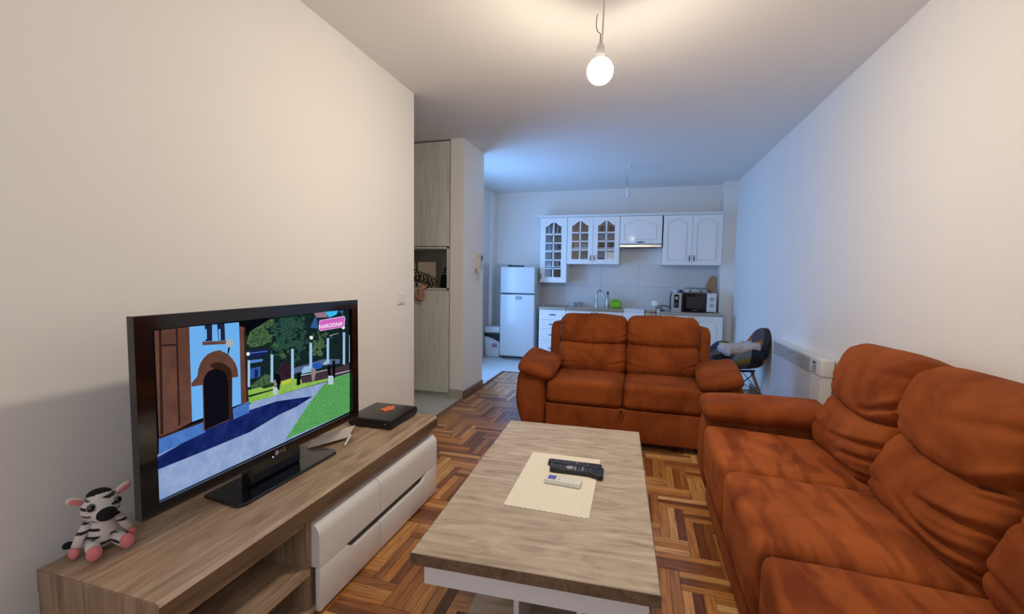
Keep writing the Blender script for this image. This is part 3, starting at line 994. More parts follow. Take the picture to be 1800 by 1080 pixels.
# ------------------------------------------------------------------ television
tv = thing('television', 'flat black television showing an arched doorway and park, on the low cabinet', 'television', (-1.43, 1.44, ZT))
TY0, TY1, TZ0, TZ1 = 0.915, 1.966, 0.588, 1.198
SY0, SY1, SZ0, SZ1 = 0.966, 1.918, 0.622, 1.154
fr = MB().prism([(TY0, TZ0), (TY1, TZ0), (TY1, TZ1), (TY0, TZ1)], -1.412, -1.385, 'x', holes=[[(SY0, SZ0), (SY1, SZ0), (SY1, SZ1), (SY0, SZ1)]])
obj('frame', fr, BLACKGLOSS, tv)
obj('rear_housing', MB().rbox(-1.490, -1.410, TY0 + 0.09, TY1 - 0.09, TZ0 + 0.03, TZ1 - 0.010, 0.02), BLACK, tv)
PICTURE = [
 ('tree', [(0.357,0.885),(0.494,1),(0.658,1),(1,0.992),(1,0.374),(0.356,0.412)]),
 ('treelight', [(0.358,0.833),(0.377,0.91),(0.423,0.947),(0.465,0.9),(0.48,0.818),(0.437,0.797),(0.384,0.795)]),
 ('treelight', [(0.423,0.938),(0.439,0.974),(0.494,0.985),(0.504,0.947),(0.465,0.915)]),
 ('treemid', [(0.474,0.788),(0.481,0.912),(0.534,0.983),(0.631,0.976),(0.69,0.906),(0.681,0.75),(0.578,0.742),(0.496,0.741)]),
 ('treelight', [(0.722,0.667),(0.736,0.737),(0.796,0.805),(0.818,0.78),(0.793,0.611)]),
 ('bluehouse', [(0.71,0.876),(0.739,0.961),(0.753,0.949),(0.763,0.857)]),
 ('roofpink', [(0.734,0.994),(0.814,0.996),(0.832,0.945),(0.753,0.953)]),
 ('skycyan', [(0.814,0.996),(0.908,0.994),(0.899,0.961),(0.843,0.94),(0.832,0.955)]),
 ('bluehouse', [(0.912,0.987),(0.954,0.992),(0.945,0.959)]),
 ('navy', [(0.357,0.78),(0.468,0.761),(0.445,0.716),(0.359,0.724)]),
 ('navylight', [(0.367,0.761),(0.457,0.752),(0.458,0.746),(0.367,0.756)]),
 ('navylight', [(0.369,0.709),(0.435,0.699),(0.432,0.68),(0.369,0.686)]),
 ('bluehouse', [(0.372,0.648),(0.421,0.647),(0.42,0.573),(0.371,0.573)]),
 ('navy', [(0.392,0.633),(0.408,0.635),(0.408,0.577),(0.392,0.575)]),
 ('treelight', [(0.371,0.526),(0.412,0.556),(0.444,0.583),(0.476,0.562),(0.486,0.494),(0.375,0.502)]),
 ('wallgrey', [(0.588,0.571),(0.679,0.575),(0.793,0.583),(0.92,0.543),(0.919,0.504),(0.749,0.534),(0.587,0.521)]),
 ('purple', [(0.507,0.551),(0.523,0.618),(0.541,0.643),(0.57,0.624),(0.588,0.564),(0.587,0.487),(0.515,0.5)]),
 ('lime', [(0.359,0.498),(0.416,0.496),(0.481,0.489),(0.587,0.496),(0.625,0.472),(0.83,0.397),(0.829,0.378),(0.468,0.398),(0.363,0.402)]),
 ('darkband', [(0.359,0.461),(0.447,0.455),(0.503,0.455),(0.497,0.444),(0.364,0.445)]),
 ('hedge', [(0.416,0.5),(0.481,0.496),(0.562,0.496),(0.587,0.491),(0.587,0.47),(0.437,0.476)]),
 ('yellowgreen', [(0.526,0.494),(0.587,0.496),(0.586,0.462),(0.526,0.462)]),
 ('carwhite', [(0.648,0.532),(0.665,0.56),(0.706,0.555),(0.724,0.524),(0.72,0.502),(0.651,0.506)]),
 ('carblue', [(0.721,0.56),(0.749,0.57),(0.782,0.549),(0.789,0.515),(0.755,0.508),(0.72,0.521)]),
 ('carwhite', [(0.793,0.545),(0.816,0.566),(0.843,0.562),(0.838,0.53),(0.8,0.528)]),
 ('brownwall', [(0.644,0.481),(0.733,0.476),(0.815,0.481),(0.919,0.474),(0.997,0.477),(0.997,0.376),(0.869,0.395),(0.732,0.412),(0.65,0.427)]),
 ('rail', [(0.645,0.5),(0.712,0.491),(0.822,0.483),(0.822,0.477),(0.712,0.483),(0.645,0.491)]),
 ('rail', [(0.87,0.423),(0.999,0.412),(0.999,0.404),(0.87,0.414)]),
 ('path', [(0.362,0.393),(0.381,0.404),(0.828,0.372),(0.929,0.389),(0.999,0.385),(0.996,0.009),(0.002,0.002),(0.009,0.274),(0.265,0.312)]),
 ('grass', [(0.999,0.38),(0.862,0.395),(0.786,0.348),(0.68,0.22),(0.545,0.023),(0.996,0.009)]),
 ('shadow', [(0.008,0.258),(0.178,0.318),(0.289,0.338),(0.361,0.352),(0.502,0.35),(0.723,0.288),(0.609,0.25),(0.511,0.239),(0.364,0.194),(0.171,0.188),(0.005,0.186)]),
 ('post', [(0.361,0.712),(0.372,0.709),(0.369,0.517),(0.358,0.521)]),
 ('post', [(0.474,0.72),(0.488,0.714),(0.485,0.504),(0.471,0.509)]),
 ('post', [(0.588,0.731),(0.604,0.727),(0.601,0.487),(0.585,0.492)]),
 ('post', [(0.702,0.75),(0.72,0.744),(0.717,0.526),(0.699,0.532)]),
 ('post', [(0.821,0.761),(0.839,0.758),(0.836,0.551),(0.819,0.556)]),
 ('post', [(0.945,0.788),(0.964,0.782),(0.961,0.479),(0.942,0.487)]),
 ('post', [(0.997,0.75),(1,0.75),(1,0.487),(0.995,0.489)]),
 ('wire', [(0.841,0.78),(0.914,0.789),(0.914,0.786),(0.841,0.774)]),
 ('globe', [(0.372,0.754),(0.371,0.746),(0.366,0.742),(0.36,0.744),(0.356,0.75),(0.355,0.759),(0.356,0.765),(0.361,0.769),(0.367,0.769),(0.371,0.761)]),
 ('globe', [(0.727,0.788),(0.725,0.778),(0.718,0.774),(0.71,0.776),(0.705,0.784),(0.702,0.793),(0.705,0.803),(0.711,0.806),(0.718,0.805),(0.725,0.797)]),
 ('globe', [(0.963,0.827),(0.961,0.82),(0.954,0.814),(0.945,0.816),(0.939,0.823),(0.936,0.833),(0.939,0.842),(0.945,0.846),(0.954,0.844),(0.961,0.836)]),
 ('black', [(0.496,0.564),(0.519,0.555),(0.524,0.504),(0.517,0.432),(0.503,0.44),(0.489,0.509)]),
 ('black', [(0.621,0.526),(0.637,0.519),(0.641,0.423),(0.617,0.423)]),
 ('black', [(0.825,0.521),(0.843,0.515),(0.846,0.419),(0.826,0.421)]),
 ('black', [(0.862,0.547),(0.882,0.545),(0.881,0.376),(0.863,0.397)]),
 ('skin', [(0.709,0.528),(0.727,0.532),(0.745,0.498),(0.729,0.414),(0.715,0.423)]),
 ('skin', [(0.484,0.511),(0.496,0.523),(0.507,0.47),(0.492,0.464)]),
 ('planter', [(0.483,0.466),(0.507,0.455),(0.506,0.398),(0.482,0.41)]),
 ('planter', [(0.828,0.423),(0.866,0.408),(0.864,0.329),(0.828,0.344)]),
 ('brick', [(0.016,0.998),(0.13,0.994),(0.129,0.4),(0.018,0.363)]),
 ('brickdark', [(0.03,0.994),(0.038,0.992),(0.032,0.385),(0.023,0.385)]),
 ('brickdark', [(0.084,0.992),(0.09,0.991),(0.088,0.404),(0.081,0.404)]),
 ('brickdark', [(0.03,0.908),(0.084,0.9),(0.083,0.889),(0.03,0.897)]),
 ('white', [(0.13,0.994),(0.326,0.991),(0.329,0.417),(0.129,0.4)]),
 ('brick', [(0.327,0.961),(0.354,0.944),(0.359,0.408),(0.326,0.414)]),
 ('brickdark', [(0.346,0.936),(0.354,0.934),(0.358,0.419),(0.35,0.423)]),
 ('plinth', [(0.017,0.372),(0.174,0.383),(0.175,0.306),(0.015,0.273)]),
 ('brickdark', [(0.018,0.376),(0.174,0.389),(0.174,0.376),(0.017,0.363)]),
 ('plinth', [(0.288,0.402),(0.361,0.417),(0.363,0.336),(0.29,0.325)]),
 ('brick', [(0.314,0.611),(0.316,0.615),(0.314,0.662),(0.306,0.707),(0.292,0.746),(0.275,0.78),(0.255,0.803),(0.234,0.814),(0.213,0.814),(0.194,0.805),(0.178,0.784),(0.165,0.754),(0.157,0.718),(0.153,0.677),(0.13,0.641),(0.132,0.62),(0.171,0.615),(0.169,0.32),(0.277,0.331),(0.29,0.615)]),
 ('brickdark', [(0.285,0.333),(0.29,0.624),(0.29,0.624),(0.288,0.652),(0.283,0.679),(0.272,0.701),(0.259,0.72),(0.245,0.733),(0.23,0.741),(0.215,0.741),(0.202,0.733),(0.206,0.714),(0.273,0.622),(0.271,0.335)]),
 ('door', [(0.271,0.338),(0.273,0.611),(0.272,0.602),(0.269,0.633),(0.258,0.664),(0.243,0.686),(0.224,0.699),(0.206,0.699),(0.19,0.688),(0.18,0.667),(0.175,0.641),(0.174,0.622),(0.174,0.323)]),
 ('brick', [(0.221,0.818),(0.248,0.816),(0.249,0.797),(0.222,0.799)]),
 ('windowdark', [(0.186,0.996),(0.214,0.994),(0.213,0.885),(0.187,0.889)]),
 ('windowdark', [(0.234,0.994),(0.264,0.992),(0.265,0.876),(0.237,0.88)]),
 ('white', [(0.187,0.966),(0.193,0.966),(0.193,0.9),(0.187,0.9)]),
 ('white', [(0.239,0.957),(0.247,0.955),(0.247,0.882),(0.239,0.883)]),
 ('brick', [(0.175,0.889),(0.274,0.872),(0.274,0.85),(0.176,0.867)]),
 ('globeyellow', [(0.3,0.85),(0.296,0.835),(0.288,0.827),(0.277,0.829),(0.27,0.84),(0.267,0.857),(0.27,0.872),(0.278,0.88),(0.289,0.878),(0.297,0.867)]),
 ('black', [(0.276,0.825),(0.285,0.823),(0.276,0.776),(0.273,0.78)]),
 ('black', [(0.015,1),(1,1),(1,0.996),(0.658,1),(0.491,0.996),(0.417,0.942),(0.355,0.906),(0.353,0.938),(0.326,0.987),(0.13,0.992),(0.016,0.991)]),
 ('pinkborder', [(0.769,0.919),(0.778,0.929),(0.953,0.938),(0.964,0.927),(0.96,0.84),(0.949,0.835),(0.777,0.833),(0.77,0.842)]),
 ('pink', [(0.774,0.915),(0.783,0.923),(0.952,0.93),(0.958,0.923),(0.955,0.846),(0.944,0.84),(0.782,0.838),(0.774,0.846)]),
]

PC = {'tree': ((8, 14, 20), (34, 58, 54), 110), 'treemid': ((18, 40, 38), (62, 104, 86), 150), 'treelight': ((30, 56, 34), (96, 132, 92), 130),
      'bluehouse': ((52, 92, 160), None, 0), 'roofpink': ((150, 120, 140), None, 0), 'skycyan': ((60, 190, 245), None, 0), 'navy': ((22, 34, 88), None, 0),
      'navylight': ((90, 130, 210), None, 0), 'wallgrey': ((88, 104, 140), None, 0), 'purple': ((40, 26, 36), (66, 42, 56), 50), 'lime': ((130, 180, 70), (160, 200, 100), 60),
      'darkband': ((22, 40, 26), None, 0), 'hedge': ((30, 56, 34), None, 0), 'yellowgreen': ((190, 200, 70), None, 0), 'carwhite': ((150, 190, 225), None, 0),
      'carblue': ((40, 90, 180), None, 0), 'brownwall': ((66, 52, 60), None, 0), 'rail': ((190, 195, 205), None, 0), 'path': ((134, 158, 204), (160, 180, 216), 18),
      'grass': ((66, 140, 76), (112, 186, 104), 130), 'shadow': ((16, 28, 84), (30, 48, 112), 20), 'post': ((160, 200, 235), None, 0), 'wire': ((190, 200, 200), None, 0),
      'globe': ((236, 240, 240), None, 0), 'black': ((9, 10, 16), None, 0), 'skin': ((150, 130, 130), None, 0), 'planter': ((190, 205, 225), None, 0),
      'brick': ((92, 60, 50), (112, 74, 62), 12), 'brickdark': ((54, 32, 28), None, 0), 'white': ((112, 182, 246), None, 0), 'plinth': ((66, 112, 190), (84, 132, 205), 16),
      'door': ((16, 14, 22), None, 0), 'windowdark': ((34, 36, 60), None, 0), 'globeyellow': ((170, 182, 176), None, 0), 'pink': ((214, 104, 196), None, 0),
      'pinkborder': ((232, 190, 240), None, 0)}
# loose foliage dabs in the pictured trees
dabs = []
for k in range(340):
    u, v = rnd.uniform(0.47, 0.97), rnd.uniform(0.60, 0.97)
    q = noise.noise(Vector((u * 7, v * 5, 3.0)))
    nm = 'tree' if q < -0.12 else ('treelight' if q > 0.22 else 'treemid')
    if rnd.random() < 0.25:
        nm = 'tree'
    if u > 0.80 and rnd.random() < 0.7:
        nm = 'tree'
    if v < 0.66 + 0.0 and u < 0.6:
        continue
    r1_, r2_ = rnd.uniform(0.006, 0.016), rnd.uniform(0.008, 0.024)
    n_ = 6
    dabs.append((nm, [(min(1, u + r1_ * math.cos(2 * PI * j / n_) * rnd.uniform(0.6, 1.2)), min(0.985, v + r2_ * math.sin(2 * PI * j / n_) * rnd.uniform(0.6, 1.2))) for j in range(n_)]))
PICTURE[5:5] = dabs
pk = list(PC)
pmats = [emit('screen_' + k, srgb(*PC[k][0]), 0.9, srgb(*PC[k][1]) if PC[k][1] else None, PC[k][2]) for k in pk]
pic = MB().box(-1.4035, -1.4030, SY0, SY1, SZ0, SZ1, pk.index('black'))
for i, (k, poly) in enumerate(PICTURE):
    x = -1.4028 + 0.000006 * i
    pts = [Vector((SY0 + u * (SY1 - SY0), SZ0 + v * (SZ1 - SZ0), 0)) for u, v in poly]
    tris = tessellate_polygon([pts])
    fs = []
    for t3 in tris:
        a, b, c = (pts[j] for j in t3)
        fs.append(tuple(t3) if (b - a).cross(c - a).z > 0 else tuple(reversed(t3)))
    pic.add([(x, q.x, q.y) for q in pts], fs, pk.index(k))
scr = obj('screen', pic, pmats, tv, label='lit screen showing an arched doorway, a path and trees')
wt = emit('screen_lettering', srgb(250, 240, 252), 0.95)
lm = Matrix.Translation((-1.4004, SY0 + 0.853 * (SY1 - SY0), SZ0 + 0.868 * (SZ1 - SZ0)))
sq = Matrix.Diagonal((1.0, 0.78, 1.0, 1.0))
obj('channel_lettering', text_mb('NARODNA', 0.033, lm @ FACE_X @ sq, 0.0002, bold=0.0006), wt, scr)
lm2 = Matrix.Translation((-1.4004, SY0 + 0.946 * (SY1 - SY0), SZ0 + 0.872 * (SZ1 - SZ0)))
obj('channel_lettering', text_mb('TV', 0.028, lm2 @ FACE_X @ sq, 0.0002), emit('screen_lettering_pale', srgb(240, 160, 226), 0.95), scr)
obj('maker_lettering', text_mb('LG', 0.024, Matrix.Translation((-1.3848, 1.455, 0.604)) @ FACE_X, 0.0004), mat('silver_print', (150, 150, 150), 0.4), tv)
obj('maker_emblem', MB().lathe([(0, -0.0003), (0.010, -0.0003), (0.010, 0.0004), (0, 0.0004)], 18, (-1.3848, 1.423, 0.604), 'x'), mat('silver_print', (150, 150, 150), 0.4), tv)
obj('standby_light', MB().ball((-1.3845, 1.402, 0.594), 0.003), emit('standby_white', (0.8, 0.85, 1, 1), 1.0), tv)
st = MB().prism([(-1.545, 1.235), (-1.362, 1.215), (-1.345, 1.24), (-1.345, 1.735), (-1.365, 1.758), (-1.545, 1.745)], ZT, ZT + 0.014, 'z', bevel=0.004)
obj('stand_base', st, BLACKGLOSS, tv)
obj('stand_neck', MB().rbox(-1.475, -1.425, 1.33, 1.60, ZT + 0.012, 0.68, 0.012), BLACKGLOSS, tv)

# ------------------------------------------------------------------ coffee table
table = thing('coffee_table', 'low coffee table with pale oak top and white frame between the sofas', 'table', (-0.315, 1.865, 0), math.radians(2.6))
MT = XF[table.name]


def tpart(nm, mb, m, **k):
    return obj(nm, mb.xf(MT), m, table, **k)


tpart('tabletop', MB().rbox(-0.370, 0.370, -0.660, 0.660, 0.432, 0.470, 0.002, 1), OAKX)
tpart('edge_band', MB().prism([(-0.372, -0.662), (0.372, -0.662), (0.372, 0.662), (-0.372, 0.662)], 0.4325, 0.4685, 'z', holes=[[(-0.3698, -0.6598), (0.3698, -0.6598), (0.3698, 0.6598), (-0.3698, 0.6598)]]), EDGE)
ap = MB().prism([(-0.345, -0.615), (0.345, -0.615), (0.345, 0.615), (-0.345, 0.615)], 0.342, 0.432, 'z', holes=[[(-0.327, -0.597), (0.327, -0.597), (0.327, 0.597), (-0.327, 0.597)]])
tpart('apron', ap, MATTWHITE)
tpart('tray_board', MB().box(-0.327, 0.327, -0.597, 0.597, 0.342, 0.352), MATTWHITE)
for x in (-0.073, 0.140):
    tpart('upright', MB().box(x - 0.009, x + 0.009, -0.47, 0.47, 0.02, 0.342), MATTWHITE)
tpart('foot_board', MB().rbox(-0.30, 0.33, -0.42, 0.42, 0.0, 0.02, 0.002, 1), OAKX)

# woven mat and the three remote controls
WEAVE = bpy.data.materials.new('woven_mat')
WEAVE.use_nodes = True
nt = WEAVE.node_tree
b = nt.nodes['Principled BSDF']
b.inputs['Roughness'].default_value = 0.6
tc = nt.nodes.new('ShaderNodeTexCoord')
ck = nt.nodes.new('ShaderNodeTexChecker')
ck.inputs['Scale'].default_value = 105
ck.inputs['Color1'].default_value = srgb(244, 239, 222)
ck.inputs['Color2'].default_value = srgb(224, 214, 188)
nt.links.new(tc.outputs['Object'], ck.inputs['Vector'])
nt.links.new(ck.outputs['Color'], b.inputs['Base Color'])
bp = nt.nodes.new('ShaderNodeBump')
bp.inputs['Strength'].default_value = 0.5
bp.inputs['Distance'].default_value = 0.001
nt.links.new(ck.outputs['Fac'], bp.inputs['Height'])
nt.links.new(bp.outputs[0], b.inputs['Normal'])
ml = MB().prism([(-0.474, 2.073), (-0.464, 1.549), (-0.145, 1.547), (-0.150, 2.079)], 0.4702, 0.4728, 'z')
mto = obj('placemat', ml, WEAVE)
tag(mto, 'cream woven placemat lying on the oak coffee table', 'placemat')


def remote(name, label, cx, cy, z, ang, L, W, Hh, body, flare=0.0, lcd=False, tilt=0.0):
    t = thing(name, label, 'remote control', (cx, cy, z), ang, 'remote controls on the placemat')
    M = XF[t.name] @ Matrix.Rotation(tilt, 4, 'X')
    n = 14
    pts = []
    for k in range(n + 1):
        x = -L / 2 + L * k / n
        w = W / 2 * (1 - 0.10 * math.sin(PI * k / n)) + flare * max(0, (k / n - 0.72)) * 1.6
        if k in (0, n):
            w *= 0.82
        pts.append((x, w))
    poly = [(x, -w) for x, w in pts] + [(x, w) for x, w in reversed(pts)]
    obj('body', MB().prism(poly, 0, Hh, 'z', bevel=min(Hh * 0.3, 0.004)).xf(M), body, t, True, auto=35)
    cols = 3
    if lcd:
        obj('display', MB().rbox(-L * 0.42, -L * 0.20, -W * 0.33, W * 0.33, Hh - 0.001, Hh + 0.0012, 0.001, 1).xf(M), mat('lcd_blue', (92, 98, 168), 0.25), t)
        kb = mat('grey_keys', (176, 178, 176), 0.5)
        for r in range(4):
            for c in range(2):
                x, y = -L * 0.10 + r * L * 0.125, (c - 0.5) * W * 0.4
                obj('key', MB().rbox(x - 0.005, x + 0.005, y - 0.006, y + 0.006, Hh - 0.001, Hh + 0.0014, 0.001, 1).xf(M), kb if (r == 0 and c == 0) else mat('white_keys', (214, 214, 206), 0.5), t)
    else:
        kb = mat('dark_keys', (70, 72, 80), 0.45)
        ks = mat('silver_keys', (150, 152, 156), 0.4)
        rows = 11
        for r in range(rows):
            for c in range(cols):
                x, y = -L * 0.43 + r * L * 0.068, (c - 1) * W * 0.27
                if flare and 4 <= r <= 5:
                    continue
                obj('key', MB().rbox(x - 0.0042, x + 0.0042, y - 0.0045, y + 0.0045, Hh - 0.001, Hh + 0.0016, 0.001, 1).xf(M), ks if (r in (6, 8) and flare) or (r == 7 and not flare and c == 1) else kb, t)
        if flare:
            x = -L * 0.43 + 4.5 * L * 0.068
            obj('navigation_key', MB().lathe([(0, Hh - 0.001), (W * 0.34, Hh - 0.001), (W * 0.34, Hh + 0.0015), (W * 0.2, Hh + 0.0022), (0, Hh + 0.0022)], 16, (x, 0, 0)).xf(M), ks, t)
        obj('power_key', MB().lathe([(0, Hh - 0.001), (0.005, Hh - 0.001), (0.005, Hh + 0.0015), (0, Hh + 0.0015)], 12, (-L * 0.475, W * 0.2, 0)).xf(M), mat('red_key', (150, 40, 36), 0.4) if not flare else ks, t)
    return t


RB = mat('remote_black', (26, 26, 30), 0.35)
remote('remote_control', 'slim straight black remote control, the farther of the two black ones on the placemat', -0.254, 1.962, 0.4728, math.radians(1.5), 0.240, 0.046, 0.019, RB)
remote('remote_control', 'black remote control with a flared end and silver round key, overhanging the placemat', -0.238, 1.901, 0.4728, math.radians(1.0), 0.232, 0.050, 0.022, RB, flare=0.05)
remote('remote_control', 'short white remote control with a blue display on the placemat', -0.277, 1.785, 0.4728, math.radians(-3.0), 0.152, 0.054, 0.020, mat('remote_white', (226, 226, 218), 0.4), lcd=True)
# ------------------------------------------------------------------ kitchen
KW = mat('kitchen_white', (243, 242, 238), 0.4, coat=0.05)
HAND = mat('dark_bronze_handle', (30, 28, 28), 0.5)
CARC = mat('cabinet_interior', (196, 190, 180), 0.6)
COUNTER = mat('speckled_worktop', (176, 162, 146), 0.4, var=0.12, vscale=60)


def arch(x0, x1, z0, z1, rise, n=14):
    pts = [(x0, z0), (x1, z0)]
    for k in range(n + 1):
        t = k / n
        u = min(1, max(0, (0.5 - abs(t - 0.5)) / 0.5))
        s = min(1, max(0, (u - 0.12) / 0.88))
        z = z1 - rise + rise * (s * s * (3 - 2 * s)) ** 0.85
        pts.append((x1 - (x1 - x0) * t, z))
    return pts


def handle(parent, x, z, y, vertical=True, L=0.085, m=None):
    d = (0, 0, 1) if vertical else (1, 0, 0)
    c = Vector((x, y, z))
    dv = Vector(d)
    pts = [c - dv * L / 2 + Vector((0, 0, 0)), c - dv * L * 0.42 + Vector((0, -0.018, 0)), c + Vector((0, -0.025, 0)), c + dv * L * 0.42 + Vector((0, -0.018, 0)), c + dv * L / 2]
    obj('handle', MB().tube(pts, [0.005, 0.0055, 0.008, 0.0055, 0.005], 8), m or HAND, parent, True, label='dark metal handle')


def panel_door(root, x0, x1, z0, z1, y, rise=0.05, fx=0.055, name='door', m=KW):
    """framed door with a raised centre panel, arched at the top"""
    w = x1 - x0
    fx = min(fx, w * 0.2)
    mb = MB().box(x0, x1, y, y + 0.014, z0, z1)
    hole = arch(x0 + fx, x1 - fx, z0 + fx, z1 - fx * 0.75, rise)
    mb.prism([(x0, z0), (x1, z0), (x1, z1), (x0, z1)], y - 0.010, y + 0.001, 'y', holes=[hole], bevel=0.002)
    d = obj(name, mb, m, root)
    g = 0.013
    inner = arch(x0 + fx + g, x1 - fx - g, z0 + fx + g, z1 - fx * 0.75 - g, rise)
    obj('raised_panel', MB().prism(inner, y - 0.009, y + 0.001, 'y', bevel=0.007), m, d)
    return d


def carcass(root, x0, x1, y0, y1, z0, z1, shelves=(), m=KW, back=CARC):
    t = 0.016
    for nm, a in (('side', (x0, x0 + t, y0, y1, z0, z1)), ('side', (x1 - t, x1, y0, y1, z0, z1)), ('top', (x0 + t, x1 - t, y0, y1, z1 - t, z1)),
                  ('bottom', (x0 + t, x1 - t, y0, y1, z0, z0 + t))):
        obj(nm, MB().box(*a), m, root)
    obj('back', MB().box(x0 + t, x1 - t, y1 - 0.006, y1, z0 + t, z1 - t), back, root)
    for z in shelves:
        obj('shelf', MB().box(x0 + t, x1 - t, y0 + 0.012, y1 - 0.006, z - 0.008, z + 0.008), m, root)


def glazed_door(root, x0, x1, z0, z1, y, rows, rise=0.07, fx=0.075):
    hole = arch(x0 + fx, x1 - fx, z0 + fx, z1 - fx * 0.8, rise)
    d = obj('door', MB().prism([(x0, z0), (x1, z0), (x1, z1), (x0, z1)], y - 0.008, y + 0.012, 'y', holes=[hole]), KW, root)
    obj('pane', MB().box(x0 + fx - 0.01, x1 - fx + 0.01, y + 0.003, y + 0.006, z0 + fx - 0.01, z1 - fx * 0.8 + 0.01), GLASS, d)
    xm = (x0 + x1) / 2
    obj('glazing_bar', MB().box(xm - 0.010, xm + 0.010, y - 0.006, y + 0.002, z0 + fx - 0.004, z1 - fx * 0.8 - 0.002), KW, d)
    for z in rows:
        obj('glazing_bar', MB().box(x0 + fx - 0.004, x1 - fx + 0.004, y - 0.006, y + 0.002, z - 0.009, z + 0.009), KW, d)
    return d


YF, YW = 7.05, YB - 0.010
# wall cabinets
c = thing('wall_cabinet', 'tall narrow white wall cabinet with a glazed arched door, leftmost above the drawers', 'cabinet', (-1.345, 7.2, 1.24))
carcass(c, -1.56, -1.128, YF + 0.012, YW, 1.24, 2.272, (1.50, 1.755, 2.02))
d = glazed_door(c, -1.558, -1.130, 1.243, 2.269, YF, (1.465, 1.60, 1.735, 1.87, 2.005), fx=0.085)
handle(d, -1.535, 1.34, YF - 0.008)
c = thing('wall_cabinet', 'white wall cabinet with two glazed arched doors above the sink', 'cabinet', (-0.72, 7.2, 1.54))
carcass(c, -1.124, -0.318, YF + 0.012, YW, 1.54, 2.272, (1.79, 2.03))
for x0, x1 in ((-1.122, -0.7235), (-0.7195, -0.320)):
    d = glazed_door(c, x0, x1, 1.543, 2.269, YF, (1.76, 1.895, 2.03), fx=0.072)
    handle(d, (x1 - 0.028) if x0 < -1 else (x0 + 0.028), 1.635, YF - 0.008)
c = thing('wall_cabinet', 'short white wall cabinet with a lift-up arched panel door above the cooker hood', 'cabinet', (-0.01, 7.2, 1.85))
carcass(c, -0.314, 0.298, YF + 0.012, YW, 1.85, 2.272)
d = panel_door(c, -0.312, 0.296, 1.853, 2.269, YF + 0.002, 0.075, 0.06)
handle(d, -0.01, 1.875, YF - 0.006, False, 0.11)
c = thing('wall_cabinet', 'white wall cabinet with two arched panel doors, rightmost by the pier', 'cabinet', (0.72, 7.2, 1.535))
carcass(c, 0.316, 1.128, YF + 0.012, YW, 1.535, 2.272)
for x0, x1 in ((0.318, 0.7205), (0.7235, 1.126)):
    d = panel_door(c, x0, x1, 1.538, 2.269, YF + 0.002, 0.055, 0.062)
    handle(d, (x1 - 0.03) if x0 < 0.5 else (x0 + 0.03), 1.635, YF - 0.006)
tag(obj('cornice', MB().prism([(YF - 0.055, 2.302), (YF - 0.05, 2.292), (YF - 0.03, 2.285), (YF - 0.02, 2.274), (YW, 2.274), (YW, 2.302)], -1.605, 1.134, 'x'), KW),
    'white moulded cornice board along the top of the wall cabinets', 'cornice')
hd = thing('cooker_hood', 'slim steel cooker hood under the short wall cabinet', 'cooker hood', (-0.01, 7.2, 1.80))
obj('body', MB().prism([(YF - 0.03, 1.803), (YF - 0.03, 1.832), (YF, 1.849), (YW, 1.849), (YW, 1.803)], -0.312, 0.296, 'x'), STEEL, hd)
obj('front_strip', MB().rbox(-0.312, 0.296, YF - 0.038, YF - 0.028, 1.800, 1.836, 0.003, 1), STEEL, hd)
obj('filter', MB().box(-0.25, 0.24, YF + 0.03, YW - 0.04, 1.797, 1.804), mat('hood_filter', (110, 110, 108), 0.4, metal=0.8), hd)

# base units
YC = 6.78
ZC = 0.86


def plinth(root, x0, x1):
    obj('plinth', MB().box(x0, x1, YC + 0.06, YC + 0.075, 0.0, 0.10), KW, root)


bu = thing('base_cabinet', 'narrow white base cabinet of four drawers beside the fridge', 'cabinet', (-1.285, 7.08, 0))
carcass(bu, -1.495, -1.076, YC + 0.016, YW, 0.10, 0.826)
plinth(bu, -1.495, -1.076)
for z0, z1 in ((0.103, 0.340), (0.344, 0.520), (0.524, 0.668), (0.672, 0.823)):
    mb = MB().box(-1.493, -1.078, YC + 0.002, YC + 0.016, z0, z1)
    mb.prism([(-1.493, z0), (-1.078, z0), (-1.078, z1), (-1.493, z1)], YC - 0.006, YC + 0.003, 'y', holes=[[(-1.445, z0 + 0.035), (-1.126, z0 + 0.035), (-1.126, z1 - 0.035), (-1.445, z1 - 0.035)]])
    dr = obj('drawer', mb, KW, bu)
    obj('raised_panel', MB().prism([(-1.433, z0 + 0.046), (-1.138, z0 + 0.046), (-1.138, z1 - 0.046), (-1.433, z1 - 0.046)], YC - 0.006, YC + 0.003, 'y', bevel=0.003), KW, dr)
    handle(dr, -1.285, (z0 + z1) / 2, YC - 0.006, False, 0.10)
bu = thing('base_cabinet', 'white base cabinet with two doors under the steel sink', 'cabinet', (-0.65, 7.08, 0))
carcass(bu, -1.072, -0.226, YC + 0.016, YW, 0.10, 0.826)
plinth(bu, -1.072, -0.226)
for x0, x1 in ((-1.070, -0.651), (-0.647, -0.228)):
    d = panel_door(bu, x0, x1, 0.103, 0.823, YC + 0.006, 0.05, 0.06)
    handle(d, (x1 - 0.03) if x0 < -1 else (x0 + 0.03), 0.765, YC - 0.002)
bu = thing('base_cabinet', 'white base cabinet with two arched panel doors under the microwave', 'cabinet', (0.72, 7.08, 0))
carcass(bu, 0.304, 1.140, YC + 0.016, 7.125, 0.10, 0.812)
plinth(bu, 0.304, 1.140)
for x0, x1 in ((0.306, 0.7205), (0.7235, 1.138)):
    d = panel_door(bu, x0, x1, 0.103, 0.809, YC + 0.006, 0.06, 0.062)
    handle(d, (x1 - 0.03) if x0 < 0.5 else (x0 + 0.03), 0.745, YC - 0.002)
tag(obj('worktop', MB().rbox(-1.50, -1.073, YC - 0.03, YW, 0.828, ZC, 0.004, 1), COUNTER), 'short beige worktop piece on the drawer unit beside the fridge', 'worktop')
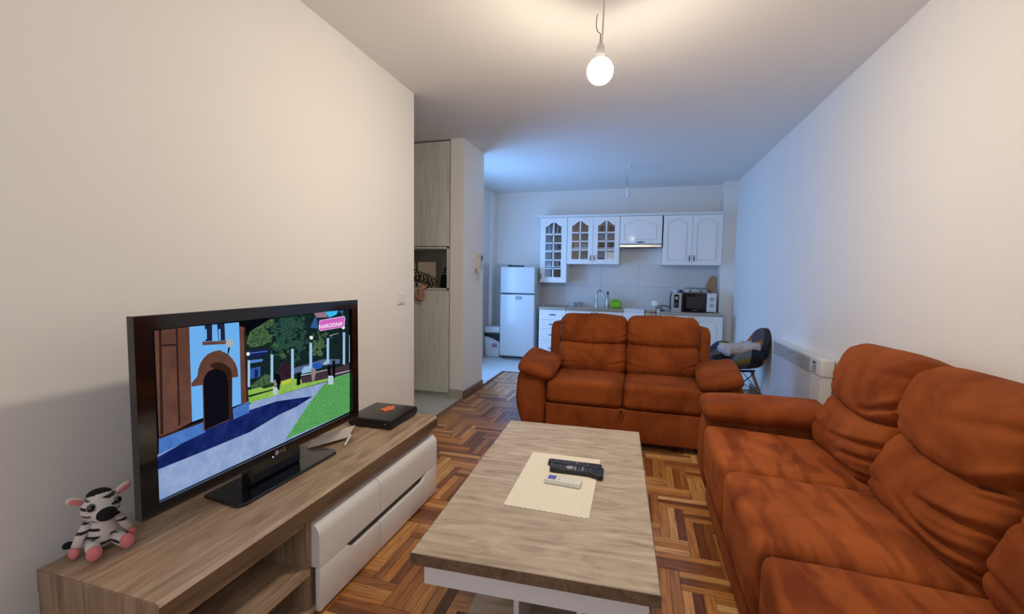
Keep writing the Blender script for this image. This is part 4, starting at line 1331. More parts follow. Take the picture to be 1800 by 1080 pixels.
tag(obj('worktop', MB().rbox(0.300, 1.150, YC - 0.03, 7.125, 0.814, 0.846, 0.004, 1).rbox(0.300, 1.134, 7.124, YW, 0.814, 0.846, 0.001, 1), COUNTER), 'beige worktop carrying the microwave and coffee machine', 'worktop')

sk = thing('kitchen_sink', 'lay-on steel sink with drainer between the drawer unit and the white appliance', 'sink', (-0.65, 7.07, 0.828))
rim = MB().prism([(-1.071, YC - 0.035), (-0.227, YC - 0.035), (-0.227, YW), (-1.071, YW)], 0.846, 0.860, 'z', holes=[[(-1.01, 6.84), (-0.66, 6.84), (-0.66, 7.20), (-1.01, 7.20)]])
obj('rim', rim, STEEL, sk)
obj('front_lip', MB().rbox(-1.071, -0.227, YC - 0.040, YC - 0.028, 0.828, 0.861, 0.003, 1), STEEL, sk)
obj('bowl', MB().box(-1.012, -0.658, 6.838, 7.202, 0.70, 0.706).box(-1.016, -1.009, 6.838, 7.202, 0.70, 0.848).box(-0.661, -0.654, 6.838, 7.202, 0.70, 0.848)
    .box(-1.012, -0.658, 6.834, 6.841, 0.70, 0.848).box(-1.012, -0.658, 7.199, 7.206, 0.70, 0.848), STEEL, sk)
for k in range(7):
    x = -0.60 + 0.05 * k
    obj('drainer_rib', MB().rbox(x, x + 0.012, 6.83, 7.20, 0.859, 0.864, 0.003, 1), STEEL, sk)

ap = thing('washing_machine', 'white front-loading appliance standing between the sink and the microwave worktop', 'appliance', (0.035, 7.08, 0))
obj('body', MB().rbox(-0.222, 0.296, YC, YW, 0.02, 0.835, 0.008), KW, ap)
obj('top', MB().rbox(-0.224, 0.298, YC - 0.012, YW, 0.836, 0.862, 0.006), KW, ap)
obj('control_strip', MB().rbox(-0.215, 0.29, YC - 0.012, YC + 0.004, 0.73, 0.83, 0.004, 1), KW, ap)
obj('door_ring', MB().lathe([(0.13, 0), (0.175, 0), (0.175, -0.03), (0.14, -0.04), (0.13, -0.02), (0.13, 0)], 28, (0.035, YC + 0.002, 0.44), 'y'), MATTWHITE, ap, True)
obj('door_glass', MB().lathe([(0, -0.03), (0.08, -0.025), (0.132, -0.004), (0.132, 0), (0, 0)], 28, (0.035, YC + 0.002, 0.44), 'y'), BLACKGLOSS, ap, True)
for x in (-0.18, 0.25):
    for y in (YC + 0.06, YW - 0.06):
        obj('foot', MB().lathe([(0, 0), (0.02, 0), (0.02, 0.022), (0, 0.022)], 10, (x, y, 0)), BLACK, ap)
# patterned cloth hanging over the front of the white appliance
tw = thing('tea_towel', 'beige patterned cloth with dark edges hanging over the front of the white appliance', 'cloth', (0.17, YC - 0.02, 0.55))
def cloth_strip(x0, x1, y0, top, drop):
    mb = MB()
    path = [(y0 + 0.16, top), (y0 + 0.02, top), (y0 - 0.006, top - 0.006), (y0 - 0.012, top - 0.03)] + [(y0 - 0.014 - 0.004 * math.sin(k), top - 0.03 - drop * k / 8) for k in range(1, 9)]
    v, f = [], []
    for (y, z) in path:
        for (x) in (x0, x1):
            v += [(x, y, z), (x, y + 0.002, z + 0.002)]
    for i in range(len(path) - 1):
        a, b_ = i * 4, (i + 1) * 4
        f += [(a, a + 2, b_ + 2, b_), (a + 1, b_ + 1, b_ + 3, a + 3), (a, b_, b_ + 1, a + 1), (a + 2, a + 3, b_ + 3, b_ + 2)]
    return mb.add(v, f)
obj('cloth', cloth_strip(0.085, 0.245, YC - 0.012, 0.8645, 0.25), mat('beige_print', (196, 172, 138), 0.9, var=0.35, vscale=26), tw)
for a, b_ in ((0.082, 0.092), (0.238, 0.250)):
    obj('border', cloth_strip(a, b_, YC - 0.0145, 0.8655, 0.25), mat('dark_border', (50, 40, 36), 0.9), tw)
obj('border', MB().box(0.083, 0.249, YC - 0.0305, YC - 0.0235, 0.836, 0.846), mat('dark_border', (50, 40, 36), 0.9), tw)

# fridge
FW = mat('fridge_white', (208, 210, 210), 0.3, coat=0.15)
fg = thing('fridge', 'white two-door fridge freezer in the left corner of the kitchen', 'fridge', (-1.875, 7.08, 0))
obj('body', MB().rbox(-2.142, -1.582, 6.855, 7.36, 0.03, 1.478, 0.008), FW, fg)
obj('freezer_door', MB().rbox(-2.145, -1.580, 6.80, 6.852, 1.062, 1.480, 0.014, 3), FW, fg, True)
obj('fridge_door', MB().rbox(-2.145, -1.580, 6.80, 6.852, 0.05, 1.044, 0.014, 3), FW, fg, True)
obj('seal', MB().box(-2.135, -1.59, 6.826, 6.853, 1.040, 1.066), mat('door_seal', (60, 66, 74), 0.7), fg)
obj('grip', MB().rbox(-2.12, -1.95, 6.796, 6.803, 1.046, 1.058, 0.002, 1), BLACK, fg)
for x in (-2.10, -1.63):
    for y in (6.88, 7.30):
        obj('foot', MB().lathe([(0, 0), (0.02, 0), (0.02, 0.034), (0, 0.034)], 10, (x, y, 0)), BLACK, fg)
stk = obj('sticker', MB().box(-1.885, -1.785, 6.7985, 6.8005, 0.966, 1.012), mat('sticker_grey', (70, 92, 104), 0.4), fg)
for k in range(3):
    obj('sticker_mark', MB().rbox(-1.872 + 0.028 * k, -1.852 + 0.028 * k, 6.7975, 6.7990, 0.978, 1.000, 0.001, 1), mat('sticker_light', (190, 205, 214), 0.4), stk)
gd = thing('flashlight', 'slim black torch lying on top of the fridge', 'torch', (-1.89, 6.84, 1.480))
obj('barrel', MB().lathe([(0, -1.98), (0.011, -1.98), (0.012, -1.78), (0.009, -1.765), (0, -1.765)], 12, (0, 6.84, 1.494), 'x'), BLACK, gd, True)
obj('head', MB().lathe([(0, -2.03), (0.016, -2.03), (0.017, -2.00), (0.011, -1.975), (0, -1.975)], 12, (0, 6.84, 1.497), 'x'), BLACKGLOSS, gd, True)
cdp = [(-2.08, 6.79, 0.012), (-2.02, 6.76, 0.006), (-1.95, 6.77, 0.006), (-1.90, 6.74, 0.006), (-1.82, 6.77, 0.006), (-1.74, 6.76, 0.006), (-1.68, 6.80, 0.006)]
tag(obj('power_cord', MB().tube(cdp, 0.0055, 6), mat('grey_cord', (90, 96, 106), 0.6), None, True), 'thin grey cord on the tiles at the foot of the fridge', 'cord')

# waste bin
bn = thing('waste_bin', 'white swing-lid waste bin with a black liner, between the fridge and the wall', 'bin', (-2.305, 6.98, 0))
def tapered(x0, x1, y0, y1, z0, z1, tp, r=0.02):
    mb = MB().rbox(x0, x1, y0, y1, z0, z1, r, 3)
    cx, cy = (x0 + x1) / 2, (y0 + y1) / 2
    for p in mb.v:
        k = 1 - tp * (z1 - p.z) / (z1 - z0)
        p.x, p.y = cx + (p.x - cx) * k, cy + (p.y - cy) * k
    return mb
obj('body', tapered(-2.437, -2.165, 6.88, 7.09, 0.0, 0.375, 0.10), FW, bn, True)
obj('liner', tapered(-2.440, -2.162, 6.877, 7.093, 0.335, 0.392, 0.03, 0.02), mat('bin_liner', (26, 26, 34), 0.35), bn, True)
flap = MB().prism([(-2.44, 0.36), (-2.16, 0.36), (-2.16, 0.25), (-2.19, 0.262), (-2.26, 0.295), (-2.34, 0.325), (-2.44, 0.345)], 6.868, 6.874, 'y')
obj('liner_overhang', flap, mat('bin_liner', (26, 26, 34), 0.35), bn)
obj('lid', tapered(-2.434, -2.168, 6.882, 7.088, 0.392, 0.505, -0.06, 0.03), FW, bn, True)
obj('sticker', MB().box(-2.30, -2.215, 6.876, 6.885, 0.165, 0.225), mat('bin_sticker', (150, 112, 140), 0.5, var=0.5, vscale=40), bn)

# things on the counter
fc = thing('faucet', 'chrome swan-neck tap at the back of the sink', 'tap', (-0.64, 7.24, 0.86))
obj('base', MB().lathe([(0, 0.86), (0.028, 0.86), (0.028, 0.872), (0.023, 0.88), (0.023, 0.965), (0.016, 0.975), (0, 0.975)], 16, (-0.655, 7.22, 0.0006)), CHROME, fc, True)
sp = [(-0.655, 7.22, 0.97), (-0.652, 7.22, 1.03)] + [(-0.652 + 0.05 * (1 - math.cos(a)), 7.22 - 0.06 * (1 - math.cos(a)), 1.07 + 0.06 * math.sin(a)) for a in [PI * k / 10 for k in range(0, 11)]] + [(-0.552, 7.10, 1.045)]
obj('spout', MB().tube(sp, 0.012, 10), CHROME, fc, True)
obj('lever', MB().tube([(-0.655, 7.22, 0.95), (-0.695, 7.20, 0.985)], [0.009, 0.006], 8), CHROME, fc, True)
bt = thing('dish_soap', 'clear dish soap bottle half full of yellow liquid beside the tap', 'bottle', (-0.455, 7.17, 0.864))
def bprof(r, h):
    return [(0, 0), (r, 0), (r, h * 0.55), (r * 0.82, h * 0.68), (r * 0.42, h * 0.78), (r * 0.36, h * 0.88), (0, h * 0.88)]
obj('bottle', MB().lathe([(a, b_ + 0.864) for a, b_ in bprof(0.036, 0.235)], 18, (-0.478, 7.17, 0)), glass('bottle_plastic', (0.9, 0.93, 0.95), 0.22, 0.15), bt, True)
obj('liquid', MB().lathe([(0, 0.866), (0.034, 0.866), (0.034, 0.945), (0, 0.945)], 18, (-0.478, 7.17, 0)), mat('yellow_soap', (214, 196, 40), 0.3), bt, True)
obj('cap', MB().lathe([(0, 1.066), (0.017, 1.066), (0.019, 1.085), (0.012, 1.095), (0.014, 1.115), (0, 1.120)], 14, (-0.478, 7.17, 0)), mat('dark_cap', (56, 62, 74), 0.4), bt, True)
gb = thing('sponge_caddy', 'bright green plastic caddy behind the sink drainer', 'caddy', (-0.345, 7.18, 0.864))
obj('basin', tapered(-0.425, -0.262, 7.12, 7.25, 0.864, 0.955, 0.10, 0.012), mat('lime_plastic', (128, 190, 24), 0.35), gb, True)
obj('lid_rim', MB().rbox(-0.43, -0.257, 7.115, 7.255, 0.950, 0.965, 0.005, 1), mat('lime_plastic', (128, 190, 24), 0.35), gb)
obj('sponge', MB().rbox(-0.415, -0.31, 7.14, 7.22, 0.960, 0.995, 0.008), mat('green_sponge', (116, 176, 40), 0.95, bump=0.6, bscale=120), gb, True)
mh = thing('sponge_holder', 'small grey wire basket at the left end of the sink', 'basket', (-0.955, 7.24, 0.86))
obj('bowl', MB().prism([(-1.02, 7.19), (-0.885, 7.19), (-0.885, 7.29), (-1.02, 7.29)], 0.862, 0.925, 'z', holes=[[(-1.012, 7.198), (-0.893, 7.198), (-0.893, 7.282), (-1.012, 7.282)]]), mat('grey_mesh', (128, 130, 136), 0.45, metal=0.5), mh)
obj('bottom', MB().box(-1.02, -0.885, 7.19, 7.29, 0.860, 0.864), mat('grey_mesh', (128, 130, 136), 0.45, metal=0.5), mh)
obj('soap', MB().rbox(-1.0, -0.91, 7.205, 7.275, 0.866, 0.918, 0.012), mat('grey_sponge', (120, 120, 120), 0.9), mh, True)

ZW = 0.846
lp = thing('clip_lamp', 'small white lamp head on a bent black arm left of the coffee machine', 'lamp', (0.25, 6.98, ZW))
obj('lamp_head', MB().ball((0.235, 6.95, 0.955), 0.058, 0.05, 0.05, rot=Matrix.Rotation(0.5, 3, 'Y')), mat('warm_white_shade', (240, 238, 224), 0.4), lp, True)
obj('arm', MB().tube([(0.345, 6.97, 0.852), (0.315, 6.97, 0.90), (0.34, 6.97, 0.93), (0.40, 6.985, 0.925), (0.455, 7.0, 0.90)], 0.008, 8).tube([(0.225, 6.95, 0.92), (0.26, 6.96, 0.885), (0.29, 6.97, 0.92), (0.335, 6.97, 0.932)], 0.007, 8), BLACK, lp, True)
obj('foot', MB().lathe([(0, 0.846), (0.035, 0.846), (0.035, 0.855), (0.01, 0.862), (0, 0.862)], 14, (0.345, 6.97, 0)), BLACK, lp, True)

cm = thing('coffee_machine', 'narrow silver coffee machine with a dark recess, left of the microwave', 'coffee machine', (0.52, 7.05, ZW))
obj('body', MB().prism([(0.462, ZW), (0.60, ZW), (0.60, 1.125), (0.462, 1.125)], 6.95, 7.20, 'y', holes=[[(0.498, 0.905), (0.566, 0.905), (0.566, 1.10), (0.498, 1.10)]]), mat('silver_plastic', (176, 176, 178), 0.35, metal=0.3), cm)
obj('back', MB().box(0.462, 0.60, 7.195, 7.22, ZW, 1.13), BLACK, cm)
obj('recess', MB().box(0.49, 0.575, 7.02, 7.03, 0.89, 1.105), BLACKGLOSS, cm)
obj('spout', MB().rbox(0.512, 0.552, 6.975, 7.02, 1.02, 1.07, 0.006), STEEL, cm)
obj('jug', MB().lathe([(0, 0.906), (0.030, 0.906), (0.033, 0.96), (0.027, 0.985), (0, 0.985)], 14, (0.532, 6.985, 0)), BLACKGLOSS, cm, True)
obj('side_handle', MB().tube([(0.456, 7.0, 0.87), (0.448, 6.98, 0.90), (0.446, 6.98, 1.06), (0.458, 7.0, 1.12)], 0.007, 8), BLACK, cm, True)

mw = thing('microwave', 'white microwave oven with a black glass door at the right end of the worktop', 'microwave', (0.84, 7.10, ZW))
obj('body', MB().rbox(0.612, 1.072, 6.965, 7.30, ZW + 0.012, 1.126, 0.006), MATTWHITE, mw)
dr = obj('door', MB().rbox(0.612, 0.942, 6.945, 6.967, ZW + 0.012, 1.126, 0.004, 1), BLACKGLOSS, mw)
obj('window', MB().box(0.668, 0.885, 6.9435, 6.9455, 0.905, 1.072), mat('microwave_window', (44, 44, 46), 0.25), dr)
obj('nameplate', MB().box(0.755, 0.815, 6.9438, 6.9455, 0.874, 0.880), mat('silver_print', (150, 150, 150), 0.4), dr)
cp = obj('control_panel', MB().rbox(0.944, 1.072, 6.945, 6.967, ZW + 0.012, 1.126, 0.004, 1), MATTWHITE, mw)
for z in (1.045, 0.955):
    k = obj('knob', MB().lathe([(0, 0), (0.027, 0), (0.025, -0.018), (0, -0.02)], 18, (1.008, 6.946, z), 'y'), mat('knob_silver', (186, 188, 192), 0.3, metal=0.4), cp, True, auto=30)
    obj('pointer', MB().box(1.005, 1.011, 6.922, 6.927, z - 0.022, z + 0.022), mat('knob_grey', (120, 124, 130), 0.4), k)
obj('release', MB().rbox(0.962, 1.054, 6.942, 6.946, 0.870, 0.905, 0.002, 1), MATTWHITE, cp)
for x in (0.64, 1.04):
    for y in (6.99, 7.27):
        obj('foot', MB().lathe([(0, ZW), (0.012, ZW), (0.012, ZW + 0.014), (0, ZW + 0.014)], 8, (x, y, 0)), BLACK, mw)
hp = thing('hotplate', 'silver two-ring hotplate on top of the microwave', 'hotplate', (0.80, 7.08, 1.126))
obj('body', MB().rbox(0.635, 0.945, 6.99, 7.20, 1.130, 1.182, 0.010), mat('silver_plastic', (176, 176, 178), 0.35, metal=0.3), hp, True)
for x in (0.715, 0.865):
    obj('ring', MB().lathe([(0, 1.180), (0.064, 1.180), (0.068, 1.196), (0.062, 1.206), (0.02, 1.208), (0, 1.200)], 20, (x, 7.09, 0)), mat('ring_grey', (150, 156, 168), 0.35, metal=0.4), hp, True, auto=30)
    obj('knob', MB().lathe([(0, 0), (0.014, 0), (0.012, -0.014), (0, -0.014)], 12, (x, 6.99, 1.155), 'y'), BLACK, hp, True)
for x in (0.65, 0.93):
    obj('foot', MB().box(x - 0.01, x + 0.01, 7.0, 7.19, 1.126, 1.131), BLACK, hp)
obj('cord', MB().tube([(0.945, 7.10, 1.155), (0.975, 7.10, 1.175), (1.00, 7.12, 1.16), (1.025, 7.16, 1.132), (1.04, 7.24, 1.131)], 0.006, 6), BLACK, hp, True)
cu = thing('cup', 'white cup with a dark blue ball-like spoon rest on top of the coffee machine', 'cup', (0.545, 7.06, 1.125))
obj('bowl', MB().lathe([(0, 1.125), (0.030, 1.125), (0.046, 1.165), (0.043, 1.165), (0.027, 1.130), (0, 1.130)], 16, (0.52, 7.06, 0)), WHITE, cu, True)
cu['label'] = 'white bowl on top of the coffee machine'
cu['category'] = 'bowl'
cu.name = 'bowl'
XF['bowl'] = XF['cup']
bb = obj('ball_jar', MB().lathe([(0, 1.125), (0.020, 1.126), (0.030, 1.145), (0.024, 1.166), (0.012, 1.172), (0, 1.172)], 14, (0.592, 7.03, 0)), mat('navy_glaze', (40, 48, 96), 0.25), None, True)
tag(bb, 'small round dark blue jar on the coffee machine beside the microwave', 'jar')
cbv = [(-0.062, -0.27), (0.0, -0.285), (0.062, -0.27), (0.070, 0.0), (0.066, 0.16), (0.050, 0.23), (0.020, 0.268), (-0.020, 0.268), (-0.050, 0.23), (-0.066, 0.16), (-0.070, 0.0)]
cbm = MB().prism(cbv, -0.008, 0.008, 'y', bevel=0.003)
cbm.xf(Matrix.Translation((1.018, 7.348, 1.112)) @ Matrix.Rotation(math.radians(15), 4, 'Y') @ Matrix.Rotation(math.radians(-2.5), 4, 'X'))
zmin = min(p.z for p in cbm.v)
for p in cbm.v:
    p.z += ZW + 0.001 - zmin
cbo = obj('cutting_board', cbm, wood('board_wood', [(150, 116, 78), (190, 152, 108)], 2))
tag(cbo, 'rounded wooden chopping board leaning behind the right end of the microwave', 'chopping board')

# crockery behind the glass
CHINA = mat('white_china', (232, 232, 228), 0.25)
TUM = glass('drinking_glass', (0.88, 0.93, 0.95), 0.28, 0.08)


def tumbler(x, y, z, label, grp, h=0.10, r=0.03, m=None):
    o = obj('drinking_glass', MB().lathe([(0, z), (r * 0.8, z), (r, z + h), (r * 0.92, z + h), (r * 0.72, z + 0.006), (0, z + 0.006)], 14, (x, y, 0)), m or TUM, None, True)
    tag(o, label, 'glass', grp)


def mug(x, y, z, m, label, grp=None, r=0.036, h=0.085):
    t = thing('mug', label, 'mug', (x, y, z), 0, grp)
    obj('body', MB().lathe([(0, z), (r * 0.85, z), (r, z + 0.01), (r, z + h), (r * 0.9, z + h), (r * 0.88, z + 0.008), (0, z + 0.008)], 16, (x, y, 0)), m, t, True)
    pts = [(x + r - 0.002 + 0.022 * math.sin(a), y, z + h * 0.5 - 0.026 * math.cos(a)) for a in [PI * k / 8 for k in range(9)]]
    obj('handle', MB().tube(pts, 0.005, 6), m, t, True)


def plates(x, y, z, n, r, label, grp=None):
    for k in range(n):
        zz = z + 0.012 * k
        o = obj('plate', MB().lathe([(0, zz), (r * 0.6, zz), (r, zz + 0.011), (r, zz + 0.014), (r * 0.6, zz + 0.004), (0, zz + 0.004)], 20, (x, y, 0)), CHINA, None, True)
        tag(o, (('bottom ' if k == 0 else 'topmost ' if k == n - 1 else 'second ' if k == 1 else 'third ') + label), 'plate', grp)


YI = 7.16
for k, x in enumerate((-1.44, -1.375, -1.30, -1.235)):
    tumbler(x, YI, 2.028, ('leftmost', 'second from left', 'third from left', 'rightmost')[k] + ' clear drinking glass on the top shelf of the narrow cabinet', 'glasses on the top shelf of the narrow cabinet', 0.12, 0.029)
mug(-1.43, YI, 1.763, mat('blue_white_mug', (150, 160, 190), 0.3, var=0.5, vscale=40), 'blue and white mug on the left of the middle shelf in the narrow glazed cabinet')
mug(-1.30, YI, 1.763, mat('grey_mug', (126, 130, 142), 0.3, var=0.5, vscale=30), 'dark grey patterned mug on the right of the middle shelf in the narrow glazed cabinet')
plates(-1.42, YI, 1.508, 3, 0.075, 'white saucer from below on the lower shelf of the narrow cabinet', 'saucers in the narrow cabinet')
for x in (-1.29, -1.23):
    tumbler(x, YI, 1.508, ('left' if x < -1.25 else 'right') + ' one of two short clear glasses on the narrow cabinet\'s lower shelf', 'short glasses in the narrow cabinet', 0.09, 0.028)
bx = obj('carton', MB().rbox(-1.34, -1.20, 7.18, 7.30, 1.256, 1.44, 0.003, 1), mat('brown_carton', (122, 82, 66), 0.7))
tag(bx, 'brown carton standing on the floor of the narrow glazed cabinet', 'carton')
bx = obj('tub', MB().lathe([(0, 1.256), (0.045, 1.256), (0.05, 1.295), (0, 1.295)], 16, (-1.43, 7.14, 0)), CHINA, None, True)
tag(bx, 'low white tub on the floor of the narrow glazed cabinet', 'tub')
mug(-1.00, YI, 1.798, mat('peach_mug', (214, 170, 150), 0.3, var=0.2, vscale=30), 'peach mug on the left of the middle shelf in the double glazed cabinet')
plates(-0.86, YI, 1.798, 4, 0.08, 'white plate from below on the middle shelf of the double cabinet', 'plates in the double glazed cabinet')
for x in (-0.99, -0.84):
    tumbler(x, YI - 0.03, 1.556, ('left' if x < -0.9 else 'right') + ' clear tumbler on the cabinet floor behind the left door of the double cabinet', 'tumblers in the left half', 0.085, 0.028)
pt = thing('cooking_pot', 'dark cooking pot on the top shelf in the right half of the double glazed cabinet', 'pot', (-0.52, 7.2, 2.038))
obj('body', MB().lathe([(0, 2.038), (0.10, 2.038), (0.105, 2.13), (0.098, 2.13), (0.095, 2.045), (0, 2.045)], 22, (-0.52, 7.2, 0)), BLACKGLOSS, pt, True)
obj('lid', MB().lathe([(0.107, 2.131), (0.07, 2.146), (0.014, 2.152), (0.012, 2.17), (0, 2.172), (0, 2.131)], 22, (-0.52, 7.2, 0)), BLACKGLOSS, pt, True)
mug(-0.60, YI, 1.798, mat('black_mug', (34, 34, 40), 0.25), 'black mug on the middle shelf, right half of the double glazed cabinet')
mug(-0.46, YI, 1.798, mat('dark_green_mug', (40, 52, 46), 0.25), 'dark green mug beside the black mug in the double glazed cabinet')
mug(-0.60, YI, 1.556, mat('navy_mug', (44, 48, 70), 0.25), 'navy mug on the cabinet floor in the right half of the double glazed cabinet')
mug(-0.46, YI, 1.556, CHINA, 'white mug on the cabinet floor at the right of the double glazed cabinet')
bx = obj('sugar_bowl', MB().lathe([(0, 1.556), (0.03, 1.556), (0.042, 1.60), (0.036, 1.64), (0.0, 1.655)], 16, (-0.53, 7.26, 0)), CHINA, None, True)
tag(bx, 'white lidded sugar bowl between the navy and the white mug', 'bowl')
pendant('pendant_bulb', 'unlit bulb hanging from the kitchen ceiling on a white cable', -0.18, 5.92, 2.395, 0.03, False)
# ------------------------------------------------------------------ hall: fitted wardrobe with a niche
wd = thing('wardrobe', 'tall pale wood fitted wardrobe with an open niche, in the hall behind the left wall', 'wardrobe', (-2.65, 4.65, 0))
YD = 4.40
obj('side_panel', MB().box(-1.972, -1.948, YD + 0.002, 4.92, 0.0, 2.738), WARD, wd)
obj('side_panel', MB().box(-3.35, -3.33, YD + 0.002, 4.92, 0.0, 2.738), WARD, wd)
obj('back_panel', MB().box(-3.35, -1.95, 4.912, 4.922, 0.08, 2.738), mat('niche_back', (206, 202, 188), 0.7), wd)
obj('plinth', MB().box(-3.33, -1.972, YD + 0.03, YD + 0.046, 0.0, 0.085), WARD, wd)
obj('niche_top', MB().box(-3.33, -1.972, YD + 0.001, 4.91, 1.612, 1.634), WARD, wd)
obj('niche_floor', MB().box(-3.33, -1.972, YD + 0.001, 4.91, 1.166, 1.190), WARD, wd)
obj('niche_side', MB().box(-2.60, -2.58, YD + 0.001, 4.91, 1.190, 1.612), WARD, wd)
obj('frame_strip', MB().box(-1.985, -1.968, YD - 0.016, YD + 0.004, 1.172, 1.632), WARD, wd)
obj('frame_strip', MB().box(-2.575, -1.968, YD - 0.016, YD + 0.004, 1.172, 1.190), WARD, wd)
obj('frame_strip', MB().box(-2.575, -1.968, YD - 0.016, YD + 0.004, 1.614, 1.632), WARD, wd)
for a, b_ in ((-2.582, -1.958), (-3.20, -2.588)):
    obj('door', MB().rbox(a, b_, YD - 0.018, YD, 1.640, 2.734, 0.0015, 1), WARD, wd, label='tall upper door' if a > -3 else None)
    obj('door', MB().rbox(a, b_, YD - 0.018, YD, 0.055, 1.164, 0.0015, 1), WARD, wd)
o = obj('board', MB().box(-2.52, -2.283, 4.75, 4.765, 1.1905, 1.483), mat('beige_board', (222, 208, 186), 0.7))
tag(o, 'beige board standing upright at the back of the wardrobe niche', 'board')
hb = thing('handbag', 'black bag with a white band at the right side of the wardrobe niche', 'bag', (-2.06, 4.6, 1.1905))
obj('body', tapered(-2.125, -1.978, 4.54, 4.70, 1.1905, 1.36, -0.25, 0.02), mat('black_leather', (20, 20, 24), 0.4), hb, True)
obj('strap', MB().tube([(-2.11, 4.60, 1.35), (-2.10, 4.60, 1.40), (-2.06, 4.60, 1.44), (-2.01, 4.60, 1.41), (-1.99, 4.60, 1.35)], 0.010, 8), mat('black_leather', (20, 20, 24), 0.4), hb, True)
obj('band', MB().rbox(-2.131, -1.975, 4.536, 4.704, 1.335, 1.352, 0.006, 1), mat('grey_band', (150, 152, 158), 0.5), hb)

# intercom on the pillar, switch on the left wall
ic = thing('intercom', 'cream door intercom with handset, curly cord and dark screen on the white pillar', 'intercom', (-1.79, 4.80, 1.26))
CREAM = mat('cream_plastic', (222, 216, 196), 0.45)
obj('base', MB().rbox(-1.792, -1.762, 4.715, 4.905, 1.405, 1.585, 0.006), mat('intercom_white', (214, 212, 206), 0.45), ic)
obj('screen', MB().rbox(-1.765, -1.760, 4.835, 4.890, 1.505, 1.560, 0.003, 1), BLACKGLOSS, ic)
hs = MB().rbox(-1.765, -1.742, 4.712, 4.768, 1.36, 1.582, 0.010).rbox(-1.768, -1.732, 4.712, 4.768, 1.535, 1.582, 0.010).rbox(-1.768, -1.732, 4.712, 4.768, 1.36, 1.405, 0.010)
obj('handset', hs, CREAM, ic, True)
cdp = [(-1.755, 4.74, 1.36)]
for k in range(60):
    a = k * 1.3
    q = k / 59
    y = 4.74 + 0.03 * math.sin(q * PI) + 0.05 * q * q * 0.5
    z = 1.355 - 0.10 * math.sin(q * PI) - 0.0 + 0.045 * q
    cdp.append((-1.766 + 0.006 * math.cos(a), y + 0.006 * math.sin(a), z))
obj('cord', MB().tube(cdp, 0.003, 5), CREAM, ic, True)
sw_ = thing('light_switch', 'white double light switch on the left wall near its end', 'light switch', (XL, 3.035, 1.10))
obj('plate', MB().rbox(XL, XL + 0.010, 2.985, 3.088, 1.102, 1.188, 0.004, 2), MATTWHITE, sw_)
for a in (2.995, 3.038):
    obj('rocker', MB().rbox(XL + 0.008, XL + 0.015, a, a + 0.040, 1.112, 1.178, 0.003, 1), MATTWHITE, sw_)

# ------------------------------------------------------------------ person leaning on the niche
def skinned(nm, chains, m, parent, levels=2, extra=None, root=0):
    """chains: lists of (x,y,z,r) or an int index back to an earlier vertex to join on"""
    V, E_, R_ = [], [], []
    for ch in chains:
        prev = None
        for q in ch:
            if isinstance(q, int):
                prev = q
                continue
            V.append(q[:3])
            R_.append(q[3] if isinstance(q[3], tuple) else (q[3], q[3]))
            if prev is not None:
                E_.append((prev, len(V) - 1))
            prev = len(V) - 1
    me = bpy.data.meshes.new('skin_' + nm)
    me.from_pydata(V, E_, [])
    ob = bpy.data.objects.new('skin_' + nm, me)
    COL.objects.link(ob)
    md = ob.modifiers.new('skin', 'SKIN')
    md.use_smooth_shade = True
    for i, r in enumerate(R_):
        me.skin_vertices[0].data[i].radius = r
        me.skin_vertices[0].data[i].use_root = (i == root)
    sb = ob.modifiers.new('sub', 'SUBSURF')
    sb.levels = levels
    dg = bpy.context.evaluated_depsgraph_get()
    em = bpy.data.meshes.new_from_object(ob.evaluated_get(dg))
    mb = MB()
    mb.add([v.co.copy() for v in em.vertices], [tuple(p.vertices) for p in em.polygons])
    bpy.data.objects.remove(ob)
    bpy.data.meshes.remove(me)
    bpy.data.meshes.remove(em)
    if extra:
        extra(mb)
    return obj(nm, mb, m, parent, True, auto=0)


SKIN = mat('skin', (196, 142, 118), 0.55)
NAIL = mat('dark_nails', (52, 26, 30), 0.25)
ps = thing('person', 'person in a dark dotted blouse behind the left wall, arm resting on the wardrobe niche', 'person', (-2.62, 4.16, 0))
SHO, ELB, WRI = (-2.40, 4.33, 1.345), (-2.145, 4.472, 1.258), (-2.262, 4.352, 1.186)
KNU = (-2.284, 4.325, 1.130)


def fingers(mb):
    base = Vector(KNU)
    for k in range(4):
        off = Vector((0.032 - 0.0215 * k, -0.004 + 0.006 * k, 0.006 - 0.004 * abs(k - 1.4)))
        L = (0.070, 0.078, 0.074, 0.058)[k]
        a = base + off + Vector((0, 0, 0.03))
        b_ = base + off + Vector((0.002, -0.004, -0.010))
        c_ = b_ + Vector((0.008 - 0.005 * k, -0.006, -L * 0.50))
        d_ = c_ + Vector((0.004, 0.010, -L * 0.42))
        e_ = d_ + Vector((0.001, 0.005, -0.010))
        mb.tube([a, b_, (b_ + c_) / 2, c_, d_, e_], [0.009, 0.0088, 0.0082, 0.0080, 0.0068, 0.004], 8)
    t0 = Vector(WRI) + Vector((0.010, -0.012, -0.018))
    t1 = t0 + Vector((0.030, -0.012, -0.022))
    t2 = t1 + Vector((0.012, -0.004, -0.032))
    t3 = t2 + Vector((0.000, 0.002, -0.024))
    mb.tube([t0, t1, t2, t3], [0.013, 0.012, 0.0105, 0.005], 8)


